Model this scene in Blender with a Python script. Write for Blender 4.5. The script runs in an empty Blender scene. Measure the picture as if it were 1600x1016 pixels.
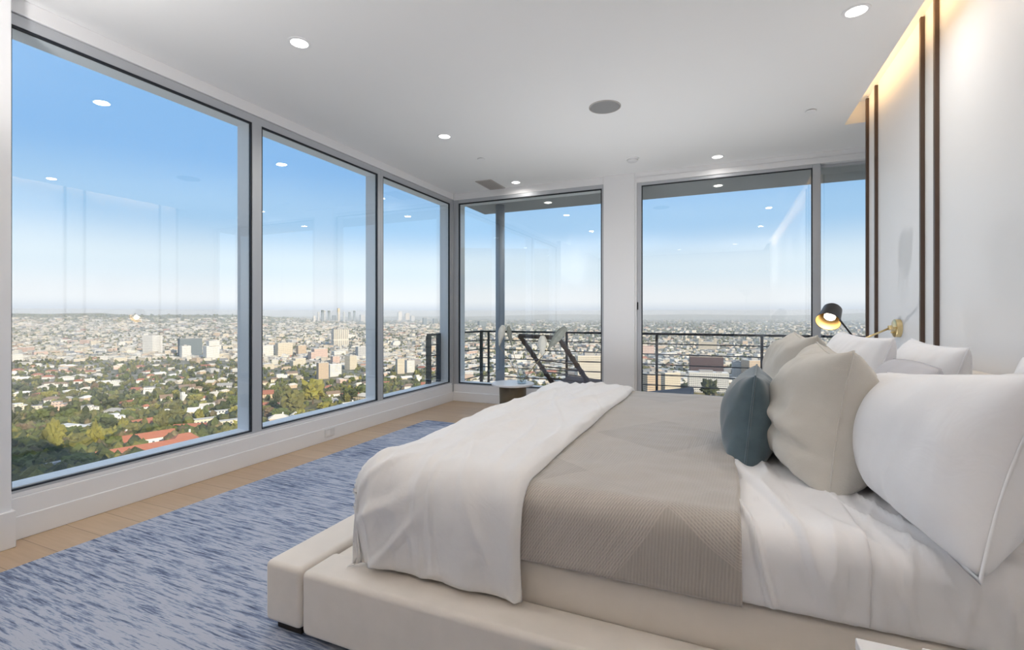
import bpy, bmesh, math, random
import numpy as np
from mathutils import Vector, Matrix, noise

random.seed(7)
rng = np.random.default_rng(7)
scene = bpy.context.scene
COL = scene.collection
PI = math.pi

# ---------------------------------------------------------------- camera model
FPX, YH, CXP, CAMZ = 755.0, 492.0, 800.0, 1.2
YAW = math.atan(327 / 755)
SN, CS = math.sin(YAW), math.cos(YAW)


def ray(px, py):
    u = (px - CXP) / FPX
    v = (YH - py) / FPX
    return (-SN + u * CS, CS + u * SN, v)


def project(x, y, z):
    f = -x * SN + y * CS
    r = x * CS + y * SN
    return CXP + FPX * r / f, YH - FPX * (z - CAMZ) / f, f


# ---------------------------------------------------------------- materials
def new_mat(name):
    m = bpy.data.materials.new(name)
    m.use_nodes = True
    nt = m.node_tree
    return m, nt, nt.nodes.get('Principled BSDF')


def nd(nt, kind, **kw):
    n = nt.nodes.new(kind)
    for k, v in kw.items():
        if k.startswith('i_'):
            key = k[2:]
            key = int(key) if key.isdigit() else key.replace('_', ' ')
            n.inputs[key].default_value = v
        else:
            setattr(n, k, v)
    return n


def lk(nt, a, b):
    nt.links.new(a, b)


def simple(name, col, rough=0.5, metal=0.0, bump=0.0, bscale=60.0, var=0.0, vscale=3.0, spec=0.5):
    m, nt, p = new_mat(name)
    p.inputs['Base Color'].default_value = (*col, 1)
    p.inputs['Roughness'].default_value = rough
    p.inputs['Metallic'].default_value = metal
    p.inputs['Specular IOR Level'].default_value = spec
    tc = nd(nt, 'ShaderNodeTexCoord')
    if var:
        n = nd(nt, 'ShaderNodeTexNoise', i_Scale=vscale, i_Detail=5.0)
        lk(nt, tc.outputs['Object'], n.inputs['Vector'])
        mx = nd(nt, 'ShaderNodeMix', data_type='RGBA')
        mx.inputs[6].default_value = (*[max(0, c * (1 - var)) for c in col], 1)
        mx.inputs[7].default_value = (*[min(1, c * (1 + var)) for c in col], 1)
        lk(nt, n.outputs['Fac'], mx.inputs[0])
        lk(nt, mx.outputs[2], p.inputs['Base Color'])
    if bump:
        n = nd(nt, 'ShaderNodeTexNoise', i_Scale=bscale, i_Detail=3.0)
        lk(nt, tc.outputs['Object'], n.inputs['Vector'])
        b = nd(nt, 'ShaderNodeBump', i_Strength=bump, i_Distance=0.01)
        lk(nt, n.outputs['Fac'], b.inputs['Height'])
        lk(nt, b.outputs['Normal'], p.inputs['Normal'])
    return m


def emit(name, col, strength):
    m, nt, p = new_mat(name)
    p.inputs['Base Color'].default_value = (*col, 1)
    p.inputs['Emission Color'].default_value = (*col, 1)
    p.inputs['Emission Strength'].default_value = strength
    return m


def glass_mat(name, tint=(0.955, 0.975, 0.985)):
    m, nt, p = new_mat(name)
    nt.nodes.remove(p)
    out = nt.nodes['Material Output']
    t = nd(nt, 'ShaderNodeBsdfTransparent')
    t.inputs['Color'].default_value = (*tint, 1)
    g = nd(nt, 'ShaderNodeBsdfGlossy', i_Roughness=0.0)
    g.inputs['Color'].default_value = (1, 1, 1, 1)
    lw = nd(nt, 'ShaderNodeLayerWeight')
    pw = nd(nt, 'ShaderNodeMath', operation='POWER')
    pw.inputs[1].default_value = 5.0
    lk(nt, lw.outputs['Facing'], pw.inputs[0])
    f = nd(nt, 'ShaderNodeMath', operation='MULTIPLY_ADD')
    f.inputs[1].default_value = 0.93
    f.inputs[2].default_value = 0.065
    lk(nt, pw.outputs[0], f.inputs[0])
    mx = nd(nt, 'ShaderNodeMixShader')
    lk(nt, f.outputs[0], mx.inputs[0])
    lk(nt, t.outputs[0], mx.inputs[1])
    lk(nt, g.outputs[0], mx.inputs[2])
    lk(nt, mx.outputs[0], out.inputs['Surface'])
    return m


def wood_floor():
    m, nt, p = new_mat('oak_planks')
    tc = nd(nt, 'ShaderNodeTexCoord')
    br = nd(nt, 'ShaderNodeTexBrick', offset=0.37, i_Scale=1.0, i_Mortar_Size=0.0016, i_Brick_Width=2.1, i_Row_Height=0.19)
    br.inputs['Color1'].default_value = (0.50, 0.35, 0.225, 1)
    br.inputs['Color2'].default_value = (0.58, 0.425, 0.28, 1)
    br.inputs['Mortar'].default_value = (0.22, 0.15, 0.09, 1)
    lk(nt, tc.outputs['Object'], br.inputs['Vector'])
    mp = nd(nt, 'ShaderNodeMapping')
    mp.inputs['Scale'].default_value = (1.5, 22, 1)
    lk(nt, tc.outputs['Object'], mp.inputs['Vector'])
    n = nd(nt, 'ShaderNodeTexNoise', i_Scale=2.0, i_Detail=6.0)
    lk(nt, mp.outputs[0], n.inputs['Vector'])
    mx = nd(nt, 'ShaderNodeMix', data_type='RGBA', blend_type='MULTIPLY')
    mx.inputs[0].default_value = 0.55
    cr = nd(nt, 'ShaderNodeValToRGB')
    cr.color_ramp.elements[0].position = 0.3
    cr.color_ramp.elements[0].color = (0.72, 0.68, 0.62, 1)
    cr.color_ramp.elements[1].position = 0.75
    cr.color_ramp.elements[1].color = (1, 1, 1, 1)
    lk(nt, n.outputs['Fac'], cr.inputs[0])
    lk(nt, br.outputs['Color'], mx.inputs[6])
    lk(nt, cr.outputs[0], mx.inputs[7])
    lk(nt, mx.outputs[2], p.inputs['Base Color'])
    p.inputs['Roughness'].default_value = 0.32
    return m


def rug_mat():
    m, nt, p = new_mat('blue_grey_streaked_pile')
    tc = nd(nt, 'ShaderNodeTexCoord')

    def streak(sx, sy, scale, detail):
        mp = nd(nt, 'ShaderNodeMapping')
        mp.inputs['Scale'].default_value = (sx, sy, 1)
        lk(nt, tc.outputs['Object'], mp.inputs['Vector'])
        n = nd(nt, 'ShaderNodeTexNoise', i_Scale=scale, i_Detail=detail, i_Roughness=0.65)
        lk(nt, mp.outputs[0], n.inputs['Vector'])
        return n
    a = streak(1.5, 20.0, 3.0, 5.0)
    b = streak(4.5, 52.0, 3.0, 4.0)
    c = streak(1.0, 1.3, 1.3, 2.0)
    s1 = nd(nt, 'ShaderNodeMath', operation='MULTIPLY_ADD')
    s1.inputs[1].default_value = 0.62
    lk(nt, b.outputs['Fac'], s1.inputs[0])
    lk(nt, a.outputs['Fac'], s1.inputs[2])
    s2 = nd(nt, 'ShaderNodeMath', operation='MULTIPLY_ADD')
    s2.inputs[1].default_value = 0.35
    lk(nt, c.outputs['Fac'], s2.inputs[0])
    lk(nt, s1.outputs[0], s2.inputs[2])
    cr = nd(nt, 'ShaderNodeValToRGB')
    e = cr.color_ramp.elements
    e[0].position = 0.70
    e[0].color = (0.05, 0.058, 0.085, 1)
    e[1].position = 1.14
    e[1].color = (0.46, 0.49, 0.57, 1)
    k = e.new(0.86)
    k.color = (0.155, 0.19, 0.285, 1)
    k = e.new(0.98)
    k.color = (0.33, 0.385, 0.51, 1)
    dv = nd(nt, 'ShaderNodeMath', operation='MULTIPLY')
    dv.inputs[1].default_value = 0.80
    lk(nt, s2.outputs[0], dv.inputs[0])
    for q in e:
        q.position = min(1.0, q.position * 0.80)
    lk(nt, dv.outputs[0], cr.inputs[0])
    lk(nt, cr.outputs[0], p.inputs['Base Color'])
    p.inputs['Roughness'].default_value = 0.95
    p.inputs['Specular IOR Level'].default_value = 0.1
    bp = nd(nt, 'ShaderNodeBump', i_Strength=0.5, i_Distance=0.012)
    lk(nt, s1.outputs[0], bp.inputs['Height'])
    lk(nt, bp.outputs[0], p.inputs['Normal'])
    return m


def fabric(name, col, rough=0.85, weave=900.0, wb=0.12, var=0.06, sheen=0.15, crease=0.0):
    m, nt, p = new_mat(name)
    tc = nd(nt, 'ShaderNodeTexCoord')
    n = nd(nt, 'ShaderNodeTexNoise', i_Scale=14.0, i_Detail=4.0)
    lk(nt, tc.outputs['Object'], n.inputs['Vector'])
    mx = nd(nt, 'ShaderNodeMix', data_type='RGBA')
    mx.inputs[6].default_value = (*[c * (1 - var) for c in col], 1)
    mx.inputs[7].default_value = (*[min(0.97, c * (1 + var)) for c in col], 1)
    lk(nt, n.outputs['Fac'], mx.inputs[0])
    lk(nt, mx.outputs[2], p.inputs['Base Color'])
    p.inputs['Roughness'].default_value = rough
    p.inputs['Specular IOR Level'].default_value = 0.2
    p.inputs['Sheen Weight'].default_value = sheen
    w = nd(nt, 'ShaderNodeTexNoise', i_Scale=weave, i_Detail=1.0)
    lk(nt, tc.outputs['Object'], w.inputs['Vector'])
    b = nd(nt, 'ShaderNodeBump', i_Strength=wb, i_Distance=0.002)
    lk(nt, w.outputs['Fac'], b.inputs['Height'])
    last = b
    if crease:
        w2 = nd(nt, 'ShaderNodeTexNoise', i_Scale=9.0, i_Detail=3.0, i_Distortion=1.2)
        lk(nt, tc.outputs['Object'], w2.inputs['Vector'])
        b2 = nd(nt, 'ShaderNodeBump', i_Strength=crease, i_Distance=0.02)
        lk(nt, w2.outputs['Fac'], b2.inputs['Height'])
        lk(nt, b.outputs[0], b2.inputs['Normal'])
        last = b2
    lk(nt, last.outputs[0], p.inputs['Normal'])
    return m


def blanket_mat():
    """taupe coverlet with fine ribs and crossing diagonal bands of stitching"""
    m, nt, p = new_mat('taupe_ribbed_coverlet')
    tc = nd(nt, 'ShaderNodeTexCoord')
    uv = tc.outputs['UV']

    def wave(rot, scale):
        mp = nd(nt, 'ShaderNodeMapping')
        mp.inputs['Rotation'].default_value = (0, 0, rot)
        lk(nt, uv, mp.inputs['Vector'])
        w = nd(nt, 'ShaderNodeTexWave', i_Scale=scale, i_Distortion=0.6, i_Detail=1.0)
        lk(nt, mp.outputs[0], w.inputs['Vector'])
        return w
    rib = wave(0.05, 34.0)
    d1 = wave(0.6, 44.0)
    d2 = wave(-0.95, 44.0)
    b1 = wave(0.6, 0.42)
    b2 = wave(-0.95, 0.36)

    def gate(w, band):
        g = nd(nt, 'ShaderNodeMath', operation='GREATER_THAN')
        g.inputs[1].default_value = 0.55
        lk(nt, band.outputs['Fac'], g.inputs[0])
        mu = nd(nt, 'ShaderNodeMath', operation='MULTIPLY')
        lk(nt, g.outputs[0], mu.inputs[0])
        lk(nt, w.outputs['Fac'], mu.inputs[1])
        return mu
    g1, g2 = gate(d1, b1), gate(d2, b2)
    mxm = nd(nt, 'ShaderNodeMath', operation='MAXIMUM')
    lk(nt, g1.outputs[0], mxm.inputs[0])
    lk(nt, g2.outputs[0], mxm.inputs[1])
    s = nd(nt, 'ShaderNodeMath', operation='MULTIPLY_ADD')
    s.inputs[1].default_value = 0.45
    lk(nt, rib.outputs['Fac'], s.inputs[0])
    lk(nt, mxm.outputs[0], s.inputs[2])
    mx = nd(nt, 'ShaderNodeMix', data_type='RGBA')
    mx.inputs[6].default_value = (0.37, 0.335, 0.297, 1)
    mx.inputs[7].default_value = (0.50, 0.455, 0.405, 1)
    lk(nt, s.outputs[0], mx.inputs[0])
    lk(nt, mx.outputs[2], p.inputs['Base Color'])
    p.inputs['Roughness'].default_value = 0.75
    p.inputs['Sheen Weight'].default_value = 0.6
    b = nd(nt, 'ShaderNodeBump', i_Strength=0.4, i_Distance=0.003)
    lk(nt, s.outputs[0], b.inputs['Height'])
    lk(nt, b.outputs[0], p.inputs['Normal'])
    return m


def facade(name, col, glass=(0.07, 0.09, 0.12), fl=3.4, bay=3.2, lo=0.32, hi=0.78, wl=0.2, wh=0.8, attr=False):
    """plaster with rows of window openings on upright faces; the top stays plain"""
    m, nt, p = new_mat(name)
    geo = nd(nt, 'ShaderNodeNewGeometry')
    cr = nd(nt, 'ShaderNodeVectorMath', operation='CROSS_PRODUCT')
    lk(nt, geo.outputs['True Normal'], cr.inputs[0])
    cr.inputs[1].default_value = (0, 0, 1)
    dt = nd(nt, 'ShaderNodeVectorMath', operation='DOT_PRODUCT')
    lk(nt, cr.outputs[0], dt.inputs[0])
    lk(nt, geo.outputs['Position'], dt.inputs[1])
    sp = nd(nt, 'ShaderNodeSeparateXYZ')
    lk(nt, geo.outputs['Position'], sp.inputs[0])
    sn = nd(nt, 'ShaderNodeSeparateXYZ')
    lk(nt, geo.outputs['True Normal'], sn.inputs[0])

    def band(sock, period, a, b):
        d = nd(nt, 'ShaderNodeMath', operation='DIVIDE')
        d.inputs[1].default_value = period
        lk(nt, sock, d.inputs[0])
        f = nd(nt, 'ShaderNodeMath', operation='FRACT')
        lk(nt, d.outputs[0], f.inputs[0])
        c = nd(nt, 'ShaderNodeMath', operation='COMPARE')
        c.inputs[1].default_value = (a + b) / 2
        c.inputs[2].default_value = (b - a) / 2
        lk(nt, f.outputs[0], c.inputs[0])
        return c
    bz = band(sp.outputs['Z'], fl, lo, hi)
    bx = band(dt.outputs['Value'], bay, wl, wh)
    mu = nd(nt, 'ShaderNodeMath', operation='MULTIPLY')
    lk(nt, bz.outputs[0], mu.inputs[0])
    lk(nt, bx.outputs[0], mu.inputs[1])
    up = nd(nt, 'ShaderNodeMath', operation='COMPARE')
    up.inputs[1].default_value = 0.0
    up.inputs[2].default_value = 0.3
    lk(nt, sn.outputs['Z'], up.inputs[0])
    m2 = nd(nt, 'ShaderNodeMath', operation='MULTIPLY')
    lk(nt, mu.outputs[0], m2.inputs[0])
    lk(nt, up.outputs[0], m2.inputs[1])
    mx = nd(nt, 'ShaderNodeMix', data_type='RGBA')
    if attr:
        at = nd(nt, 'ShaderNodeAttribute', attribute_name='tone')
        lk(nt, at.outputs['Color'], mx.inputs[6])
    else:
        mx.inputs[6].default_value = (*col, 1)
    mx.inputs[7].default_value = (*glass, 1)
    lk(nt, m2.outputs[0], mx.inputs[0])
    lk(nt, mx.outputs[2], p.inputs['Base Color'])
    p.inputs['Roughness'].default_value = 0.7
    p.inputs['Specular IOR Level'].default_value = 0.25
    return m


def foliage_mat(name, col, var=0.45, attr=False, scale=1.2):
    m, nt, p = new_mat(name)
    tc = nd(nt, 'ShaderNodeTexCoord')
    n = nd(nt, 'ShaderNodeTexNoise', i_Scale=scale, i_Detail=5.0, i_Roughness=0.7)
    lk(nt, tc.outputs['Object'], n.inputs['Vector'])
    cr = nd(nt, 'ShaderNodeValToRGB')
    cr.color_ramp.elements[0].position = 0.3
    cr.color_ramp.elements[0].color = (1 - var, 1 - var, 1 - var, 1)
    cr.color_ramp.elements[1].position = 0.72
    cr.color_ramp.elements[1].color = (1 + var, 1 + var, 1 + var * 0.8, 1)
    lk(nt, n.outputs['Fac'], cr.inputs[0])
    mx = nd(nt, 'ShaderNodeMix', data_type='RGBA', blend_type='MULTIPLY')
    mx.inputs[0].default_value = 1.0
    if attr:
        at = nd(nt, 'ShaderNodeAttribute', attribute_name='tone')
        lk(nt, at.outputs['Color'], mx.inputs[6])
    else:
        mx.inputs[6].default_value = (*col, 1)
    lk(nt, cr.outputs[0], mx.inputs[7])
    lk(nt, mx.outputs[2], p.inputs['Base Color'])
    p.inputs['Roughness'].default_value = 0.8
    p.inputs['Specular IOR Level'].default_value = 0.15
    return m


M = {}
M['plaster'] = simple('white_plaster', (0.85, 0.85, 0.86), 0.65, bump=0.03, bscale=250)
M['ceiling'] = simple('ceiling_paint', (0.86, 0.86, 0.86), 0.8, bump=0.02, bscale=200)
M['panel'] = simple('white_wall_panel', (0.88, 0.88, 0.89), 0.45, bump=0.02, bscale=150)
M['taupe_wall'] = simple('taupe_plaster', (0.30, 0.27, 0.25), 0.7)
M['trim'] = simple('white_trim_paint', (0.84, 0.84, 0.85), 0.4)
M['alu'] = simple('grey_aluminium', (0.50, 0.52, 0.55), 0.45, metal=0.25)
M['alu_out'] = simple('pale_outer_aluminium', (0.90, 0.91, 0.93), 0.5, metal=0.0)
M['gasket'] = simple('black_gasket', (0.012, 0.016, 0.025), 0.5)
M['glass'] = glass_mat('window_glass')
M['bronze'] = simple('bronze_strip', (0.10, 0.066, 0.05), 0.4, metal=0.4)
M['floor'] = wood_floor()
M['rug'] = rug_mat()
M['cream'] = fabric('cream_upholstery', (0.80, 0.745, 0.68), 0.8, 700, 0.15)
M['white_linen'] = fabric('white_linen', (0.89, 0.885, 0.895), 0.85, 800, 0.1, 0.03, crease=0.12)
M['duvet'] = fabric('white_cotton_duvet', (0.87, 0.86, 0.855), 0.85, 800, 0.1, 0.03, crease=0.25)
M['mattress'] = fabric('mattress_ticking', (0.80, 0.78, 0.77), 0.9, 500, 0.1)
M['blanket'] = blanket_mat()
M['pillowcase'] = fabric('white_pillowcase', (0.91, 0.915, 0.94), 0.75, 900, 0.06, 0.02, crease=0.15)
M['pillow_grey'] = fabric('pale_grey_pillow', (0.58, 0.58, 0.62), 0.8, 900, 0.06, 0.04, crease=0.1)
M['cream_cushion'] = fabric('oatmeal_linen', (0.63, 0.605, 0.555), 0.85, 420, 0.35, 0.08, crease=0.15)
M['teal'] = fabric('teal_velvet', (0.085, 0.130, 0.158), 0.8, 300, 0.1, 0.35, sheen=0.55)
M['dark_wood'] = simple('dark_wood_foot', (0.03, 0.022, 0.018), 0.5)
M['brass'] = simple('brushed_brass', (0.78, 0.62, 0.33), 0.28, metal=1.0)
M['brass_in'] = simple('brass_inner', (0.85, 0.62, 0.28), 0.45, metal=0.6)
M['black'] = simple('black_metal', (0.018, 0.018, 0.022), 0.4)
M['rail'] = simple('dark_rail_paint', (0.02, 0.024, 0.032), 0.45)
M['bulb'] = emit('lamp_bulb', (1.0, 0.90, 0.74), 6.0)
M['lens'] = emit('downlight_lens', (1.0, 0.97, 0.92), 6.0)
M['lens_out'] = emit('porch_lens', (1.0, 0.93, 0.80), 5.0)
M['led'] = emit('led_tape', (1.0, 0.66, 0.26), 5.0)
M['speaker'] = simple('speaker_mesh', (0.30, 0.30, 0.30), 0.8, bump=0.3, bscale=900)
M['vent'] = simple('vent_paint', (0.50, 0.47, 0.45), 0.6)
M['vent_dark'] = simple('vent_inside', (0.12, 0.11, 0.10), 0.8)
M['concrete'] = simple('deck_tile', (0.36, 0.39, 0.44), 0.7, var=0.12, vscale=4)
M['soffit'] = simple('soffit_render', (0.40, 0.41, 0.42), 0.8, var=0.08, vscale=2)
M['column'] = simple('blue_grey_column_paint', (0.36, 0.42, 0.50), 0.5)
M['lacquer'] = simple('white_lacquer', (0.82, 0.82, 0.83), 0.3)
M['paper'] = simple('white_cover', (0.84, 0.82, 0.80), 0.6)
M['drum'] = simple('olive_brown_wood', (0.13, 0.10, 0.06), 0.55, var=0.3, vscale=8)
M['teak'] = simple('dark_brown_teak', (0.085, 0.05, 0.035), 0.6, var=0.4, vscale=14)
M['cush_out'] = fabric('outdoor_dark_cushion', (0.11, 0.115, 0.135), 0.9, 400, 0.2)
M['cush_blue'] = fabric('outdoor_blue_grey_cushion', (0.30, 0.345, 0.43), 0.9, 400, 0.2)
M['plume_w'] = simple('pale_plume', (0.66, 0.66, 0.60), 0.9, var=0.2, vscale=30)
M['plume_g'] = simple('grey_green_plume', (0.27, 0.29, 0.26), 0.9, var=0.3, vscale=30)
M['stem'] = simple('dry_stem', (0.30, 0.26, 0.17), 0.8)
M['vase'] = glass_mat('vase_glass', (0.86, 0.90, 0.92))
M['outlet'] = simple('outlet_plastic', (0.74, 0.74, 0.75), 0.4)


# ---------------------------------------------------------------- mesh helpers
def link_mesh(name, verts, faces, mat, parent=None, smooth=False):
    me = bpy.data.meshes.new(name)
    me.from_pydata([tuple(v) for v in verts], [], [tuple(f) for f in faces])
    me.update()
    if smooth:
        me.polygons.foreach_set('use_smooth', [True] * len(me.polygons))
    for mm in (mat if isinstance(mat, (list, tuple)) else [mat]):
        me.materials.append(mm)
    o = bpy.data.objects.new(name, me)
    COL.objects.link(o)
    if parent:
        o.parent = parent
    return o


def from_bm(name, bm, mat, parent=None, smooth=False, bevel=0.0, seg=2):
    bmesh.ops.recalc_face_normals(bm, faces=bm.faces)
    me = bpy.data.meshes.new(name)
    bm.to_mesh(me)
    bm.free()
    if smooth:
        me.polygons.foreach_set('use_smooth', [True] * len(me.polygons))
    for mm in (mat if isinstance(mat, (list, tuple)) else [mat]):
        me.materials.append(mm)
    o = bpy.data.objects.new(name, me)
    COL.objects.link(o)
    if parent:
        o.parent = parent
    if bevel:
        b = o.modifiers.new('bevel', 'BEVEL')
        b.width = bevel
        b.segments = seg
        b.limit_method = 'ANGLE'
        b.harden_normals = False
    return o


def bm_box(bm, x0, x1, y0, y1, z0, z1):
    vs = [bm.verts.new(p) for p in ((x0, y0, z0), (x1, y0, z0), (x1, y1, z0), (x0, y1, z0), (x0, y0, z1), (x1, y0, z1), (x1, y1, z1), (x0, y1, z1))]
    for f in ((0, 3, 2, 1), (4, 5, 6, 7), (0, 1, 5, 4), (1, 2, 6, 5), (2, 3, 7, 6), (3, 0, 4, 7)):
        bm.faces.new([vs[i] for i in f])
    return vs


def box(name, x0, x1, y0, y1, z0, z1, mat, parent=None, bevel=0.0, seg=2, smooth=False):
    bm = bmesh.new()
    bm_box(bm, x0, x1, y0, y1, z0, z1)
    return from_bm(name, bm, mat, parent, smooth, bevel, seg)


def bm_tube(bm, pts, rad, n=12, cap=True):
    """a tube along pts; rad is one radius or one per point"""
    pts = [Vector(p) for p in pts]
    rads = rad if isinstance(rad, (list, tuple)) else [rad] * len(pts)
    rings = []
    ref = None
    for i, p in enumerate(pts):
        d = (pts[min(i + 1, len(pts) - 1)] - pts[max(i - 1, 0)]).normalized()
        if ref is None:
            ref = Vector((0, 0, 1)) if abs(d.z) < 0.9 else Vector((1, 0, 0))
        a = d.cross(ref).normalized()
        b = d.cross(a).normalized()
        ref = -b if False else ref
        rings.append([bm.verts.new(p + (a * math.cos(2 * PI * k / n) + b * math.sin(2 * PI * k / n)) * rads[i]) for k in range(n)])
    for r0, r1 in zip(rings, rings[1:]):
        for k in range(n):
            bm.faces.new((r0[k], r0[(k + 1) % n], r1[(k + 1) % n], r1[k]))
    if cap:
        bm.faces.new(rings[0][::-1])
        bm.faces.new(rings[-1])
    return rings


def tube(name, pts, rad, mat, parent=None, n=12, smooth=True):
    bm = bmesh.new()
    bm_tube(bm, pts, rad, n)
    o = from_bm(name, bm, mat, parent, False)
    if smooth:
        for p in o.data.polygons:
            p.use_smooth = len(p.vertices) == 4
    return o


def lathe(name, prof, mat, parent=None, n=40, origin=(0, 0, 0), axis=(0, 0, 1), smooth=True):
    """prof: list of (radius, height) along axis"""
    ax = Vector(axis).normalized()
    q = Vector((0, 0, 1)).rotation_difference(ax)
    bm = bmesh.new()
    rings = []
    for r, h in prof:
        if r < 1e-6:
            rings.append([bm.verts.new(Vector(origin) + q @ Vector((0, 0, h)))])
        else:
            rings.append([bm.verts.new(Vector(origin) + q @ Vector((r * math.cos(2 * PI * k / n), r * math.sin(2 * PI * k / n), h))) for k in range(n)])
    for a, b in zip(rings, rings[1:]):
        for k in range(n):
            k2 = (k + 1) % n
            if len(a) == 1 and len(b) == 1:
                continue
            if len(a) == 1:
                bm.faces.new((a[0], b[k], b[k2]))
            elif len(b) == 1:
                bm.faces.new((a[k], a[k2], b[0]))
            else:
                bm.faces.new((a[k], a[k2], b[k2], b[k]))
    o = from_bm(name, bm, mat, parent, smooth)
    if smooth:
        e = o.modifiers.new('edge', 'EDGE_SPLIT')
        e.split_angle = math.radians(40)
    return o


def empty(name, loc=(0, 0, 0), rotz=0.0):
    o = bpy.data.objects.new(name, None)
    COL.objects.link(o)
    o.location = loc
    o.rotation_euler = (0, 0, rotz)
    o.empty_display_size = 0.1
    return o


def tag(o, label, cat, group=None):
    o['label'] = label
    o['category'] = cat
    if group:
        o['group'] = group
    return o


def struct(o):
    o['kind'] = 'structure'
    return o


def copy_tree(o, parent=None):
    c = o.copy()
    COL.objects.link(c)
    if parent:
        c.parent = parent
    for ch in list(o.children):
        copy_tree(ch, c)
    return c


# ================================================================ ROOM SHELL
XL, YB, ZC = -3.435, 5.88, 2.89         # inner faces: left curb, back wall, ceiling
YN, XR = -2.4, 1.16                     # near wall, head wall panel
XO = 1.62

struct(box('floor', XL - 0.3, XO, YN - 0.1, YB + 0.25, -0.18, 0.0, M['floor']))
bm = bmesh.new()
bm_box(bm, XL - 0.3, 1.005, YN - 0.1, YB + 0.3, ZC, ZC + 0.25)
bm_box(bm, 1.005, XO + 0.1, 5.118, YB + 0.3, ZC, ZC + 0.25)
bm_box(bm, 1.005, XO + 0.1, YN - 0.1, 5.118, 3.074, ZC + 0.25)
struct(from_bm('ceiling', bm, M['ceiling']))

# left window wall: curb, header and the plain stretch beside the camera
Y1 = 1.285
bm = bmesh.new()
bm_box(bm, XL - 0.21, XL - 0.006, Y1 - 0.02, YB, 0.0, 0.225)         # curb
bm_box(bm, XL - 0.21, XL - 0.013, Y1 - 0.02, YB, 0.225, 0.250)        # sill
bm_box(bm, XL - 0.21, XL, Y1 - 0.02, YB, 2.805, ZC)                   # header
bm_box(bm, XL - 0.21, -3.36, YN, 1.262, 0.0, ZC)                      # plain wall
struct(from_bm('wall_left', bm, M['plaster'], bevel=0.004))
bm = bmesh.new()
bm_box(bm, XL - 0.02, XL, 1.262, YB, 0.0, 0.125)
bm_box(bm, XL - 0.01, -3.343, YN, 1.262 + 0.012, 0.0, 0.19)
struct(from_bm('baseboard_left', bm, M['trim'], bevel=0.004))


def window_x(name, y0, y1, z0, z1, xg):
    """a fixed pane in the left wall: aluminium frame, gasket and glass"""
    bm = bmesh.new()
    fo = 0.055
    for a in ((y0 - 0.043, y0, z0 - 0.012, z1 + 0.06), (y1, y1 + 0.043, z0 - 0.012, z1 + 0.06)):
        bm_box(bm, xg - 0.05, XL - 0.013, a[0], a[1], a[2], a[3])
    bm_box(bm, xg - 0.05, XL - 0.013, y0, y1, z1, z1 + 0.06)
    bm_box(bm, xg - 0.05, XL - 0.013, y0, y1, z0 - 0.012, z0)
    r = struct(from_bm(name, bm, M['alu']))
    bm = bmesh.new()
    g = 0.013
    for a in ((y0, y0 + g, z0, z1), (y1 - g, y1, z0, z1), (y0 + g, y1 - g, z0, z0 + 0.008), (y0 + g, y1 - g, z1 - g, z1)):
        bm_box(bm, xg - 0.012, XL - 0.018, a[0], a[1], a[2], a[3])
    from_bm('gasket', bm, M['gasket'], r)
    bm = bmesh.new()
    e = 0.03
    for a in ((y0, y0 + 0.012, z0, z1), (y1 - 0.012, y1, z0, z1), (y0, y1, z0, z0 + 0.014), (y0, y1, z1 - 0.014, z1)):
        bm_box(bm, xg - 0.145, xg - 0.013, a[0], a[1], a[2], a[3])
    from_bm('outer_frame', bm, M['alu_out'], r)
    box('glass', xg - 0.010, xg, y0 + 0.001, y1 - 0.001, z0 + 0.001, z1 - 0.001, M['glass'], r)
    return r


XG = XL - 0.024
window_x('window_1', 1.285, 2.726, 0.262, 2.742, XG)
window_x('window_2', 2.811, 4.268, 0.262, 2.742, XG)
window_x('window_3', 4.356, 5.801, 0.262, 2.742, XG)
# corner post
bm = bmesh.new()
bm_box(bm, XL - 0.075, XL - 0.004, 5.802 + 0.044, YB + 0.08, 0.0, ZC)
bm_box(bm, XL - 0.004, -3.365, YB + 0.004, YB + 0.08, 0.0, ZC)
struct(from_bm('trim_1', bm, M['alu'], bevel=0.004))

# back wall
bm = bmesh.new()
bm_box(bm, XL, -1.322, YB, YB + 0.2, 0.0, 0.232)                      # curb below the fixed pane
bm_box(bm, XL, -1.322, YB, YB + 0.2, 2.80, ZC)                        # header
bm_box(bm, -1.322, -0.945, YB - 0.02, YB + 0.2, 0.0, ZC)              # pier
bm_box(bm, -0.945, XO, YB, YB + 0.2, 2.835, ZC)                       # header over the door
struct(from_bm('wall_back', bm, M['plaster'], bevel=0.004))
struct(box('baseboard_back', XL, -1.322, YB - 0.014, YB + 0.01, 0.0, 0.125, M['trim'], bevel=0.004))


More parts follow.
